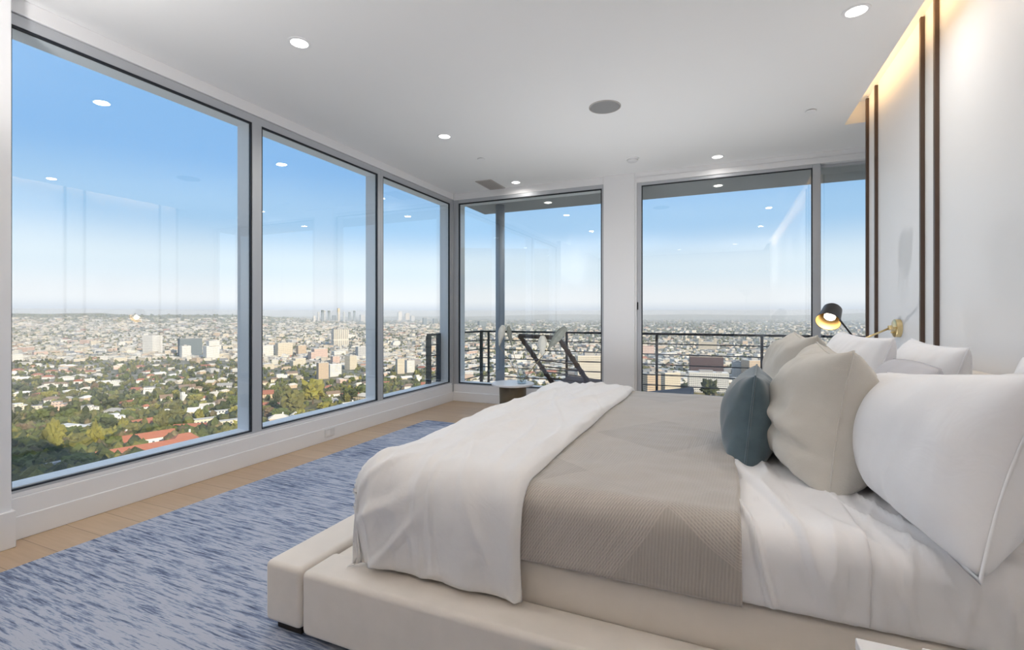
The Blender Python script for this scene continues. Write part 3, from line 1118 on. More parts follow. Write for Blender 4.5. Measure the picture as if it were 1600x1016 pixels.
sc0 = Vector((XR, 4.23, 1.105))
lamp = tag(empty('wall_lamp', sc0), 'brass wall lamp with black shade and jointed arm above the far pillows', 'wall lamp')
lathe('wall_plate', [(0.0, 0.036), (0.058, 0.036), (0.064, 0.031), (0.064, 0.0)], M['brass'], lamp, 40, (0, 0, 0), (-1, 0, 0))
knk = pt(1391, 512.5, 1.07)
tube('stem', [(0, 0, 0), knk - sc0], 0.008, M['brass'], lamp, 12)
lathe('joint', [(0.0, -0.014), (0.014, -0.014), (0.014, 0.014), (0.0, 0.014)], M['brass'], lamp, 20, knk - sc0, (0, 0.3, 1))
elb = pt(1339, 534, 0.86)
tube('arm', [knk - sc0, elb - sc0], 0.0065, M['brass'], lamp, 12)
tube('switch_knob', [Vector((-0.036, -0.02, -0.03)), Vector((-0.058, -0.02, -0.03))], 0.006, M['brass'], lamp, 12)
hc = pt(1297, 494, 0.74)
Rv, Fv, Uv = Vector((CS, SN, 0)), Vector((-SN, CS, 0)), Vector((0, 0, 1))
axb = (Rv * 0.085 + Uv * 0.095 + Fv * 0.075).normalized()       # towards the closed end
tip = pt(1312, 500, 0.745)
tube('lower_arm', [elb - sc0, tip - sc0], 0.006, M['black'], lamp, 12)
lathe('elbow_joint', [(0.0, -0.012), (0.012, -0.012), (0.012, 0.012), (0.0, 0.012)], M['brass'], lamp, 20, elb - sc0, (0.2, 1, 0))
so = hc - sc0 - axb * 0.065
sh = lathe('lamp_shade', [(0.080, 0.0), (0.082, 0.0), (0.070, 0.06), (0.062, 0.140), (0.052, 0.154), (0.0, 0.156)], M['black'], lamp, 40, so, axb)
lathe('shade_lining', [(0.0795, 0.001), (0.0675, 0.06), (0.059, 0.13), (0.0, 0.132)], M['brass_in'], sh, 40, so, axb)
lathe('socket', [(0.040, 0.052), (0.040, 0.130)], M['black'], lamp, 32, so, axb)
lathe('bulb', [(0.0, 0.040), (0.022, 0.043), (0.036, 0.054), (0.038, 0.07)], M['bulb'], lamp, 32, so, axb)
L = bpy.data.lights.new('bulb_lamp', 'POINT')
L.energy = 0.5
L.color = (1.0, 0.8, 0.55)
L.shadow_soft_size = 0.032
lo = bpy.data.objects.new('bulb_lamp', L)
COL.objects.link(lo)
lo.parent = lamp
lo.location = so + axb * 0.022

# ================================================================ NIGHTSTAND (only its far corner shows)
ns = tag(empty('nightstand', (0.68, 0.95, 0)), 'white lacquered nightstand beside the near side of the bed', 'nightstand')
box('top', -0.425, 0.475, -0.26, 0.255, 0.505, 0.53, M['lacquer'], ns, bevel=0.003)
box('body', -0.41, 0.465, -0.245, 0.24, 0.12, 0.505, M['lacquer'], ns, bevel=0.003)
dr = box('drawer', -0.416, -0.41, -0.23, 0.225, 0.32, 0.49, M['lacquer'], ns, bevel=0.002)
lathe('knob', [(0.0, 0.018), (0.012, 0.016), (0.012, 0.008), (0.005, 0.006), (0.005, 0.0)], M['brass'], dr, 20, (-0.416, 0, 0.405), (-1, 0, 0))
dr = box('drawer', -0.416, -0.41, -0.23, 0.225, 0.135, 0.305, M['lacquer'], ns, bevel=0.002)
lathe('knob', [(0.0, 0.018), (0.012, 0.016), (0.012, 0.008), (0.005, 0.006), (0.005, 0.0)], M['brass'], dr, 20, (-0.416, 0, 0.22), (-1, 0, 0))
for x in (-0.38, 0.43):
    for y in (-0.215, 0.21):
        box('leg', x - 0.02, x + 0.02, y - 0.02, y + 0.02, 0.0, 0.12, M['dark_wood'], ns)
bkk = tag(empty('book', (0.52, 1.06, 0.53)), 'white covered book lying on the nightstand', 'book')
box('cover', -0.165, 0.165, -0.11, 0.11, 0.0, 0.028, M['paper'], bkk, bevel=0.002)
box('pages', -0.16, 0.1652, -0.1105, 0.1105, 0.003, 0.025, M['trim'], bkk)

# ================================================================ FILL UPLIGHTERS, unseen, added to brighten the ceiling
for x, y, upl, lab in ((0.55, -1.1, 22.0, 'unseen fill uplighter on a tall black pole, added behind the bed side'),
                  (-2.5, 0.2, 42.0, 'unseen fill uplighter on a tall black pole, added by the window wall')):
    fl = tag(empty('floor_lamp', (x, y, 0)), lab, 'added fill lamp')  # added behind the camera, lifts the ceiling by bounce
    lathe('base', [(0.0, 0.0), (0.16, 0.0), (0.16, 0.012), (0.02, 0.03), (0.0, 0.03)], M['black'], fl, 36)
    tube('pole', [(0, 0, 0.02), (0, 0, 1.68)], 0.012, M['black'], fl, 14)
    lathe('lamp_shade', [(0.0, 1.66), (0.05, 1.665), (0.17, 1.80), (0.175, 1.80), (0.165, 1.795), (0.045, 1.675), (0.0, 1.672)], M['black'], fl, 40)
    lathe('bulb', [(0.0, 1.70), (0.05, 1.70), (0.06, 1.69), (0.0, 1.675)], M['bulb'], fl, 28)
    L = bpy.data.lights.new('fill_light', 'AREA')
    L.shape = 'DISK'
    L.size = 0.2
    L.energy = upl
    L.color = (1.0, 0.90, 0.79) if x > 0 else (1.0, 0.975, 0.955)
    L.spread = math.radians(170)
    lo = bpy.data.objects.new('fill_light', L)
    COL.objects.link(lo)
    lo.parent = fl
    lo.location = (0, 0, 1.765)
    lo.rotation_euler = (PI, 0, 0)

for x, y, lab in ((-0.25, 4.45, 'hidden low black fill uplighter added behind the bed, nearer the head wall'),
                  (-1.30, 4.40, 'hidden low black fill uplighter added behind the bed, nearer the foot end')):
    fl = tag(empty('fill_uplight', (x, y, 0)), lab, 'added fill lamp')  # added where the bed hides it, washes the ceiling with fill
    lathe('body', [(0.0, 0.0), (0.10, 0.0), (0.11, 0.16), (0.10, 0.17), (0.085, 0.165), (0.08, 0.10), (0.0, 0.10)], M['black'], fl, 36)
    lathe('lens', [(0.0, 0.125), (0.078, 0.125)], M['lens'], fl, 28)
    L = bpy.data.lights.new('fill_light', 'AREA')
    L.shape = 'DISK'
    L.size = 0.14
    L.energy = UPB
    L.color = (0.98, 0.99, 1.0)
    L.spread = math.radians(150)
    lo = bpy.data.objects.new('fill_light', L)
    COL.objects.link(lo)
    lo.parent = fl
    lo.location = (0, 0, 0.15)
    lo.rotation_euler = (PI, 0, 0)

# ================================================================ SIDE TABLE WITH PLUMES
st = tag(empty('side_table', (-2.25, 5.22, 0)), 'round white topped side table with brown drum base beyond the bed', 'side table')
lathe('tabletop', [(0.0, 0.375), (0.245, 0.375), (0.25, 0.38), (0.25, 0.395), (0.245, 0.40), (0.0, 0.40)], M['lacquer'], st, 48)
lathe('drum_base', [(0.0, 0.0), (0.16, 0.0), (0.155, 0.19), (0.16, 0.374), (0.0, 0.374)], M['drum'], st, 40)
vz = tag(empty('vase', (-2.13, 5.20, 0.40)), 'clear glass vase holding dried plumes on the side table', 'vase')
lathe('vessel', [(0.0, 0.0), (0.05, 0.0), (0.055, 0.03), (0.045, 0.13), (0.035, 0.17), (0.032, 0.17), (0.042, 0.12), (0.05, 0.03), (0.046, 0.006), (0.0, 0.006)], M['vase'], vz, 32)
VB = Vector((-2.13, 5.20, 0.412))
for (px0, py0, px1, py1, r, mk, yy, lab) in (
        (780, 540, 786, 506, 0.045, 'plume_w', 5.25, 'pale white feathery plume in the vase, in front of the outdoor column'),
        (799, 540, 794, 507, 0.030, 'plume_g', 5.32, 'dark green narrow plume in the vase, beside the outdoor column'),
        (847, 556, 848, 522, 0.055, 'plume_w', 5.15, 'short whitish plume in the vase between chair back and railing'),
        (856, 546, 884, 509, 0.055, 'plume_g', 5.22, 'grey green drooping plume in the vase, tallest over the terrace chair')):
    ra, rb_ = ray(px0, py0), ray(px1, py1)
    pa = Vector((ra[0], ra[1], ra[2])) * (yy / ra[1]) + Vector((0, 0, CAMZ))
    pb = Vector((rb_[0], rb_[1], rb_[2])) * (yy / rb_[1]) + Vector((0, 0, CAMZ))
    t0 = tag(empty('dried_plume', VB), lab, 'dried flower')
    n = 12
    cv = []
    for k in range(n + 1):
        t = k / n
        a = VB.lerp(pa, t)
        a.z += 0.0
        cv.append(a - VB)
    tube('stalk', cv, 0.0032, M['stem'], t0, 8)
    # feathery head: many fine barbs along a curved core
    rr = random.Random(int(px0))
    bm = bmesh.new()
    core = [pa.lerp(pb, k / 16) + Vector((0, 0, -0.02 * (k / 16) ** 3)) - VB for k in range(17)]
    bm_tube(bm, core, [max(0.004, r * 0.95 * math.sin(PI * (0.06 + 0.80 * (k / 16) ** 1.3))) for k in range(17)], 12)
    for k in range(240):
        t = rr.random()
        c = core[int(t * 16)]
        R_ = r * math.sin(PI * (0.1 + 0.82 * t))
        d = Vector((rr.uniform(-1, 1), rr.uniform(-1, 1), rr.uniform(-0.2, 1))).normalized()
        ax = (core[-1] - core[0]).normalized()
        d = (d - ax * d.dot(ax)).normalized() * 0.8 + ax * 0.6
        s = d.cross(Vector((0.3, 0.2, 1))).normalized() * 0.004
        p0, p1 = c, c + d * R_
        bm.faces.new([bm.verts.new(q) for q in (p0 - s, p0 + s, p1 + s * 0.2, p1 - s * 0.2)])
    from_bm('plume', bm, M[mk], t0)


# ================================================================ THE CITY BELOW
T_R = np.array([0, 12, 40, 80, 130, 200, 300, 420, 600, 850, 1150, 1600, 2500, 4000, 40000], float)
T_Z = np.array([-9, -13, -26, -40, -54, -66, -79, -94, -114, -134, -146, -152, -155, -156, -156], float)
SUN_DIR = Vector((0.93, -0.37, 0)).normalized() * math.cos(math.radians(20)) + Vector((0, 0, math.sin(math.radians(20))))


def ground(x, y):
    x = np.asarray(x, float)
    y = np.asarray(y, float)
    r = np.hypot(x, y)
    z = np.interp(r, T_R, T_Z)
    fwd = (-x * SN + y * CS) / np.maximum(r, 1e-6)
    # rolling of the wooded slope
    a = np.clip((r - 150) / 150, 0, 1) * np.clip((1500 - r) / 700, 0, 1)
    z = z + a * (3.5 * np.sin(x / 47.0 + 1.3) * np.cos(y / 61.0) + 2.5 * np.sin((x + y) / 29.0))
    # the hill that the house stands on climbs behind the camera
    back = np.clip((0.15 - fwd) / 0.5, 0, 1)
    back = back * back * (3 - 2 * back)
    hill = np.interp(r, [0, 25, 90, 200, 400, 900], [-9, -6, 15, 30, 40, 30])
    al_, la_ = x * 0.93 - y * 0.37, x * 0.37 + y * 0.93
    pk = np.clip((al_ - 18) / 110, 0, 1)
    hill = hill + 122 * np.exp(-((la_ + 8) / 52) ** 2) * pk * pk * (3 - 2 * pk) * np.clip((700 - al_) / 400, 0, 1)  # unseen narrow peak, shaped to throw shade on the near slope
    z = z * (1 - back) + hill * back
    # far low hills to the left and along the horizon
    az = np.arctan2(x * CS + y * SN, -x * SN + y * CS)      # 0 = optical axis, negative = left
    hl = np.clip((-0.30 - az) / 0.25, 0, 1) * np.clip((r - 7000) / 2500, 0, 1) * np.clip((16000 - r) / 4000, 0, 1)
    z = z + hl * (165 + 14 * np.sin(az * 23) + 9 * np.sin(az * 61 + 1) + 5 * np.sin(az * 140))
    hr = np.clip((r - 19000) / 4000, 0, 1) * (0.35 + 0.65 * np.clip((az + 0.1) / 0.4, 0, 1))
    z = z + hr * (190 + 50 * np.sin(az * 9 + 1) + 30 * np.sin(az * 21))
    return z


def on_ground(px, py):
    """where the line of sight through a point of the photograph meets the ground"""
    d = np.array(ray(px, py))
    lo_, hi_ = 60.0, 60.0
    prev = 60.0
    t = 60.0
    while t < 30000:
        p = d * t
        if CAMZ + p[2] < float(ground(p[0], p[1])):
            break
        prev = t
        t *= 1.03
    lo_, hi_ = prev, t
    for _ in range(24):
        m = (lo_ + hi_) / 2
        p = d * m
        if CAMZ + p[2] < float(ground(p[0], p[1])):
            hi_ = m
        else:
            lo_ = m
    p = d * hi_
    return p[0], p[1], float(ground(p[0], p[1])), hi_


# terrain
nr, na_ = 150, 300
rad = np.concatenate([[0.0], np.geomspace(14, 30000, nr)])
ang = np.linspace(0, 2 * PI, na_, endpoint=False)
RR, AA = np.meshgrid(rad[1:], ang, indexing='ij')
X, Y = RR * np.cos(AA), RR * np.sin(AA)
Z = ground(X, Y)
verts = np.stack([X, Y, Z], -1).reshape(-1, 3)
idx = np.arange(nr * na_).reshape(nr, na_)
f = np.stack([idx[:-1], np.roll(idx, -1, 1)[:-1], np.roll(idx, -1, 1)[1:], idx[1:]], -1).reshape(-1, 4)
f = f[:, ::-1]


def fast_mesh(name, verts, faces, mat, smooth=False, tone=None):
    """verts n x 3, faces m x k (one k), optional colour per vertex"""
    verts = np.asarray(verts, np.float32)
    faces = np.asarray(faces, np.int32)
    m, k = faces.shape
    me = bpy.data.meshes.new(name)
    me.vertices.add(len(verts))
    me.vertices.foreach_set('co', verts.reshape(-1))
    me.loops.add(m * k)
    me.loops.foreach_set('vertex_index', faces.reshape(-1))
    me.polygons.add(m)
    me.polygons.foreach_set('loop_start', np.arange(0, m * k, k, dtype=np.int32))
    me.polygons.foreach_set('loop_total', np.full(m, k, np.int32))
    me.update(calc_edges=True)
    me.polygons.foreach_set('use_smooth', np.full(m, smooth))
    if tone is not None:
        at = me.color_attributes.new('tone', 'FLOAT_COLOR', 'POINT')
        c = np.ones((len(verts), 4), np.float32)
        c[:, :3] = tone
        at.data.foreach_set('color', c.reshape(-1))
    for mm in (mat if isinstance(mat, list) else [mat]):
        me.materials.append(mm)
    o = bpy.data.objects.new(name, me)
    COL.objects.link(o)
    return o


def terrain_mat():
    m, nt, p = new_mat('dry_hillside_and_streets')
    geo = nd(nt, 'ShaderNodeNewGeometry')
    n1 = nd(nt, 'ShaderNodeTexNoise', i_Scale=0.012, i_Detail=6.0, i_Roughness=0.65)
    n2 = nd(nt, 'ShaderNodeTexNoise', i_Scale=0.05, i_Detail=5.0, i_Roughness=0.7)
    lk(nt, geo.outputs['Position'], n1.inputs['Vector'])
    lk(nt, geo.outputs['Position'], n2.inputs['Vector'])
    c1 = nd(nt, 'ShaderNodeValToRGB')
    e = c1.color_ramp.elements
    e[0].position, e[0].color = 0.35, (0.10, 0.10, 0.045, 1)
    e[1].position, e[1].color = 0.66, (0.38, 0.30, 0.19, 1)
    k = e.new(0.52)
    k.color = (0.20, 0.175, 0.085, 1)
    lk(nt, n2.outputs['Fac'], c1.inputs[0])
    # flat city ground: asphalt, yards and street trees
    c2 = nd(nt, 'ShaderNodeValToRGB')
    e = c2.color_ramp.elements
    e[0].position, e[0].color = 0.38, (0.085, 0.095, 0.06, 1)
    e[1].position, e[1].color = 0.68, (0.40, 0.36, 0.30, 1)
    k = e.new(0.5)
    k.color = (0.20, 0.19, 0.15, 1)
    lk(nt, n2.outputs['Fac'], c2.inputs[0])
    sp = nd(nt, 'ShaderNodeSeparateXYZ')
    lk(nt, geo.outputs['Position'], sp.inputs[0])
    mr = nd(nt, 'ShaderNodeMapRange')
    mr.inputs[1].default_value = -138
    mr.inputs[2].default_value = -150
    lk(nt, sp.outputs['Z'], mr.inputs[0])
    mx = nd(nt, 'ShaderNodeMix', data_type='RGBA')
    lk(nt, mr.outputs[0], mx.inputs[0])
    lk(nt, c1.outputs[0], mx.inputs[6])
    lk(nt, c2.outputs[0], mx.inputs[7])
    lk(nt, mx.outputs[2], p.inputs['Base Color'])
    p.inputs['Roughness'].default_value = 0.95
    p.inputs['Specular IOR Level'].default_value = 0.05
    return m


struct(fast_mesh('terrain', verts, f, terrain_mat(), True))

# ---------------------------------------------------------------- materials of the city
WALLC = {'cream': (0.66, 0.58, 0.45), 'white': (0.74, 0.72, 0.68), 'tan': (0.56, 0.43, 0.30), 'pale grey': (0.50, 0.50, 0.50),
         'pink': (0.64, 0.46, 0.38), 'brown': (0.13, 0.075, 0.065), 'dark glass': (0.15, 0.18, 0.19)}
ROOFC = {'red tiled': (0.36, 0.135, 0.08), 'grey': (0.34, 0.33, 0.32), 'pale': (0.60, 0.56, 0.50), 'brown': (0.24, 0.17, 0.12), 'white': (0.70, 0.68, 0.65)}
WM = {k: facade('facade_' + k.replace(' ', '_'), v) for k, v in WALLC.items()}
HM = {k: facade('house_wall_' + k.replace(' ', '_'), v, fl=3.0, bay=4.0, wl=0.3, wh=0.65, lo=0.3, hi=0.68) for k, v in WALLC.items()}
WM['grid'] = facade('gridded_tower_front', (0.70, 0.65, 0.55), fl=3.2, bay=3.4, wl=0.18, wh=0.82, lo=0.25, hi=0.8, glass=(0.16, 0.15, 0.14))
WM['slab'] = facade('slab_tower_front', (0.60, 0.55, 0.47), fl=60.0, lo=0.0, hi=0.9, bay=9.0, wl=0.3, wh=0.75, glass=(0.20, 0.20, 0.19))
RM = {k: simple('roof_' + k.replace(' ', '_'), v, 0.85, var=0.15, vscale=0.3) for k, v in ROOFC.items()}
LEAFC = {'dark green': (0.058, 0.068, 0.028), 'olive green': (0.145, 0.14, 0.05), 'yellow green': (0.22, 0.205, 0.05), 'mid green': (0.105, 0.125, 0.038), 'brownish': (0.16, 0.115, 0.07)}
LM = {k: foliage_mat('leaves_' + k.replace(' ', '_'), v) for k, v in LEAFC.items()}
BARK = simple('bark', (0.12, 0.085, 0.06), 0.9)

PANES = ((16, 385, 'in the widest pane'), (409, 580, 'in the middle pane'), (598, 700, 'in the narrow pane'),
         (720, 941, 'in the terrace chair pane'), (1003, 1270, 'in the glass door'), (1283, 1360, 'in the wall lamp pane'))


def pane_of(px):
    best = min(PANES, key=lambda p: 0 if p[0] <= px <= p[1] else min(abs(px - p[0]), abs(px - p[1])))
    return best[2]


# ---------------------------------------------------------------- house and block templates (unit size, scaled per copy)
def mesh_of(verts, faces, name):
    me = bpy.data.meshes.new(name)
    me.from_pydata(verts, [], faces)
    me.update()
    return me


def unit_box(name, x0=-.5, x1=.5, y0=-.5, y1=.5, z0=0., z1=1.):
    v = [(x0, y0, z0), (x1, y0, z0), (x1, y1, z0), (x0, y1, z0), (x0, y0, z1), (x1, y0, z1), (x1, y1, z1), (x0, y1, z1)]
    return mesh_of(v, [(0, 3, 2, 1), (4, 5, 6, 7), (0, 1, 5, 4), (1, 2, 6, 5), (2, 3, 7, 6), (3, 0, 4, 7)], name)


def boxes_mesh(name, bl):
    v, f_ = [], []
    for b in bl:
        n = len(v)
        x0, x1, y0, y1, z0, z1 = b
        v += [(x0, y0, z0), (x1, y0, z0), (x1, y1, z0), (x0, y1, z0), (x0, y0, z1), (x1, y0, z1), (x1, y1, z1), (x0, y1, z1)]
        f_ += [tuple(n + i for i in q) for q in ((0, 3, 2, 1), (4, 5, 6, 7), (0, 1, 5, 4), (1, 2, 6, 5), (2, 3, 7, 6), (3, 0, 4, 7))]
    return mesh_of(v, f_, name)


# gabled: walls with gable ends up to 0.62 + ridge 1.0
ME = {}
ME['gable_walls'] = mesh_of([(-.5, -.5, -.4), (.5, -.5, -.4), (.5, .5, -.4), (-.5, .5, -.4), (-.5, -.5, .62), (.5, -.5, .62), (.5, .5, .62), (-.5, .5, .62), (-.5, 0, .96), (.5, 0, .96)],
                            [(0, 1, 5, 4), (2, 3, 7, 6), (1, 2, 6, 9, 5), (3, 0, 4, 8, 7), (4, 5, 9, 8), (6, 7, 8, 9)], 'walls')
ME['gable_roof'] = mesh_of([(-.56, -.58, .56), (.56, -.58, .56), (.56, 0, 1.0), (-.56, 0, 1.0), (.56, .58, .56), (-.56, .58, .56),
                            (-.56, -.58, .50), (.56, -.58, .50), (.56, 0, .94), (-.56, 0, .94), (.56, .58, .50), (-.56, .58, .50)],
                           [(0, 1, 2, 3), (3, 2, 4, 5), (7, 6, 9, 8), (8, 9, 11, 10), (0, 6, 7, 1), (5, 4, 10, 11), (1, 7, 8, 2), (2, 8, 10, 4), (0, 3, 9, 6), (3, 5, 11, 9)], 'roof')
ME['hip_walls'] = unit_box('walls', z0=-.4, z1=.66)
ME['hip_roof'] = mesh_of([(-.57, -.57, .62), (.57, -.57, .62), (.57, .57, .62), (-.57, .57, .62), (-.22, 0, 1.0), (.22, 0, 1.0), (-.57, -.57, .58), (.57, -.57, .58), (.57, .57, .58), (-.57, .57, .58)],
                         [(0, 1, 5, 4), (1, 2, 5), (2, 3, 4, 5), (3, 0, 4), (0, 6, 7, 1), (1, 7, 8, 2), (2, 8, 9, 3), (3, 9, 6, 0), (9, 8, 7, 6)], 'roof')
ME['flat_walls'] = boxes_mesh('walls', [(-.5, .5, -.5, .5, -.4, .93), (-.5, .15, -.3, .5, .93, 1.25)])
ME['flat_roof'] = boxes_mesh('roof', [(-.52, .52, -.52, .52, .93, .97), (-.52, .17, -.32, .52, 1.25, 1.30)])
ME['wing_walls'] = boxes_mesh('walls', [(-.5, .5, -.5, .1, -.4, .7), (-.5, -.05, .1, .5, -.4, .55)])
ME['wing_roof'] = mesh_of([(-.55, -.56, .66), (.55, -.56, .66), (.55, .15, .66), (-.55, .15, .66), (-.3, -.2, 1.0), (.3, -.2, 1.0),
                           (-.55, .15, .52), (0.0, .15, .52), (0.0, .56, .52), (-.55, .56, .52), (-.275, .15, .78), (-.275, .42, .78)],
                          [(0, 1, 5, 4), (1, 2, 5), (2, 3, 4, 5), (3, 0, 4), (3, 2, 1, 0), (6, 7, 10), (7, 8, 11, 10), (8, 9, 11), (9, 6, 10, 11), (9, 8, 7, 6)], 'roof')
ME['chimney'] = boxes_mesh('chimney', [(.2, .27, .1, .2, .5, 1.15)])
ME['block_walls'] = unit_box('walls', z0=-.25, z1=1.0)
ME['block_roof'] = boxes_mesh('roof', [(-.5, .5, -.5, .5, 1.0, 1.02)])
ME['block_plant'] = boxes_mesh('plant_room', [(-.22, .12, -.2, .22, 1.02, 1.12), (.2, .34, -.3, -.1, 1.02, 1.08)])
ME['step_walls'] = boxes_mesh('walls', [(-.5, .5, -.5, .5, -.25, .72), (-.32, .5, -.5, .3, .72, 1.0)])
ME['step_roof'] = boxes_mesh('roof', [(-.5, .5, -.5, .5, .72, .74), (-.32, .5, -.5, .3, 1.0, 1.02)])
MC = {}


def with_mat(key, mat):
    k = (key, mat.name)
    if k not in MC:
        me = ME[key].copy()
        me.materials.clear()
        me.materials.append(mat)
        MC[k] = me
    return MC[k]


def part(name, me, parent, dims):
    o = bpy.data.objects.new(name, me)
    COL.objects.link(o)
    o.parent = parent
    o.scale = dims
    return o


ENT = []            # everything placed one by one: object, description pieces


def add_building(px, py, w, d, h, style, wall, roof, rot, name, cat, desc, at=None, wm=None, chimney=False, plant=False, unique=None):
    x, y, z, dist = on_ground(px, py) if at is None else at
    o = empty(name, (x, y, z), rot)
    part('walls', with_mat(style + '_walls', wm or (HM if name == 'house' else WM)[wall]), o, (w, d, h))
    part('roof', with_mat(style + '_roof', RM[roof]), o, (w, d, h))
    if chimney:
        part('chimney', with_mat('chimney', HM['white']), o, (w, d, h))
    if plant:
        part('plant_room', with_mat('block_plant', RM['grey']), o, (w, d, h))
    o['category'] = cat
    ENT.append(dict(o=o, px=px, py=py, dist=dist, desc=desc, unique=unique, x=x, y=y, rad=max(w, d) / 2))
    return o


GRID = math.radians(23.4)          # street grid, roughly square to the view


def facing(px):
    """the rotation that turns a front towards the house on the hill"""
    r = ray(px, 500)
    return math.atan2(r[1], r[0]) - PI / 2


def lm(px0, px1, pyt, pyb, style, wall, roof, label, name='office_tower', cat='building', depth=0.8, rot=None, wm=None, plant=True, lean=0.35):
    pxc = (px0 + px1) / 2
    at = on_ground(pxc, pyb)
    D = at[3]
    w = (px1 - px0) * D / FPX / (math.cos(lean) + depth * math.sin(lean)) * 1.0
    h = (pyb - pyt) * D / FPX
    rt = (facing(pxc) + lean) if rot is None else rot
    return add_building(pxc, pyb, w, w * depth, h, style, wall, roof, rt, name, cat, '', at=at, wm=wm, plant=plant and style == 'block', unique=label)


# --- landmarks one can point to
lm(226, 251, 525, 553, 'block', 'white', 'white', 'slim white tower with shaded side, tallest on the left of the flat city', depth=1.0, lean=0.75)
lm(281, 313, 529, 556, 'block', 'dark glass', 'grey', 'dark glass office block between the two white towers', depth=0.5, lean=0.2)
lm(282, 297, 541, 560, 'block', 'white', 'white', 'small white block standing before the dark glass office block', depth=0.8)
lm(319, 341, 533, 562, 'step', 'white', 'white', 'stepped white tower right of the dark glass office block', depth=0.8)
lm(519, 544, 515, 541, 'block', 'cream', 'grey', 'tall striped twin slab tower below the far downtown skyline', depth=0.5, wm=WM['slab'], lean=0.25)
lm(408, 430, 540, 556, 'block', 'white', 'white', 'wide white block at the edge of the window mullion', depth=0.6)
lm(431, 456, 536, 556, 'block', 'cream', 'pale', 'cream block with pale roof, second from the window mullion', depth=0.6)
lm(463, 478, 540, 556, 'block', 'tan', 'pale', 'tan mid-rise block in the middle pane beside the cream block', depth=0.8)
lm(495, 513, 567, 592, 'block', 'tan', 'pale', 'tan apartment tower rising from trees in the middle pane', 'apartment_tower', depth=0.6)
lm(512, 533, 569, 588, 'block', 'white', 'white', 'bright white apartment block beside the tan apartment tower', 'apartment_tower', depth=0.7)
lm(539, 557, 556, 577, 'block', 'cream', 'pale', 'cream apartment tower with a dark side near the right of the middle pane', 'apartment_tower', depth=0.9, lean=0.7)
lm(482, 511, 545, 562, 'step', 'pink', 'pale', 'pinkish stepped block below the striped twin tower', 'apartment_tower', depth=0.6)
lm(556, 578, 542, 560, 'block', 'pale grey', 'white', 'pale grey block beside the mullion of the narrow pane', depth=0.6)
lm(574, 582, 510, 536, 'block', 'dark glass', 'grey', 'dark slim tower at the right edge of the middle pane', depth=0.8)
lm(621, 628, 488, 500, 'block', 'white', 'white', 'white far tower, tallest of the distant cluster in the narrow pane', depth=0.8)
lm(632, 640, 490, 500, 'block', 'cream', 'white', 'wide pale far tower beside the tallest of the distant cluster', depth=0.8)
lm(641, 648, 494, 502, 'block', 'pale grey', 'grey', 'grey far block at the right of the distant cluster', depth=0.8)
lm(660, 667, 497, 507, 'block', 'dark glass', 'grey', 'dark far block over the end of the terrace railing', depth=0.8)
lm(676, 684, 498, 507, 'block', 'dark glass', 'grey', 'dark far block beside the corner post', depth=0.8)
lm(746, 760, 502, 510, 'block', 'dark glass', 'grey', 'dark low block just over the railing beside the outdoor column', depth=0.8)
lm(618, 632, 561, 584, 'block', 'cream', 'pale', 'sunlit cream block in the narrow window pane', 'apartment_building', depth=0.8)
lm(632, 648, 563, 582, 'block', 'white', 'pale', 'wide pale block beside the sunlit cream block in the narrow pane', 'apartment_building', depth=0.9)
lm(898, 946, 556, 606, 'block', 'cream', 'pale', 'large pale tower with gridded front behind the railing and terrace chair', 'apartment_tower', depth=0.5, wm=WM['grid'], lean=0.25)
lm(1091, 1119, 534, 546, 'block', 'cream', 'white', 'long cream block with two corner turrets behind the railing', depth=0.4, lean=0.1, plant=False)
lb = ENT[-1]['o']
bw_, bd_, bh_ = lb.children[0].scale
for sx in (-0.41, 0.41):
    q = part('turret', with_mat('block_walls', WM['cream']), lb, (bw_ * 0.15, bd_ * 0.5, bh_ * 1.45))
    q.location = (sx * bw_, -bd_ * 0.26, 0)
lm(1078, 1128, 558, 584, 'block', 'brown', 'brown', 'dark brown office block behind the railing outside the glass door', depth=0.4, lean=0.12, wm=facade('brown_block_front', (0.10, 0.055, 0.055), glass=(0.05, 0.04, 0.045)))
lm(1003, 1032, 584, 612, 'block', 'tan', 'pale', 'tan low block at the left edge of the glass door', 'apartment_building', depth=0.8, lean=0.5)
lm(1030, 1062, 582, 610, 'block', 'cream', 'pale', 'cream low block with jumbled pale roof left of the white block', 'apartment_building', depth=0.8, lean=0.5)
lm(1076, 1136, 582, 612, 'block', 'white', 'white', 'wide white block in front of the dark brown office block', 'apartment_building', depth=0.4, lean=0.12)
lm(1160, 1196, 563, 596, 'block', 'tan', 'pale', 'sunlit orange tan block behind the teal cushion', 'apartment_building', depth=0.7, lean=0.6)
lm(1144, 1162, 566, 594, 'block', 'pale grey', 'grey', 'blue grey block beside the sunlit orange tan block', 'apartment_building', depth=0.7, lean=0.2)
lm(1003, 1022, 541, 553, 'block', 'pink', 'red tiled', 'pink block with red roof at the left edge of the glass door', 'apartment_building', depth=0.5, lean=0.2, plant=False)

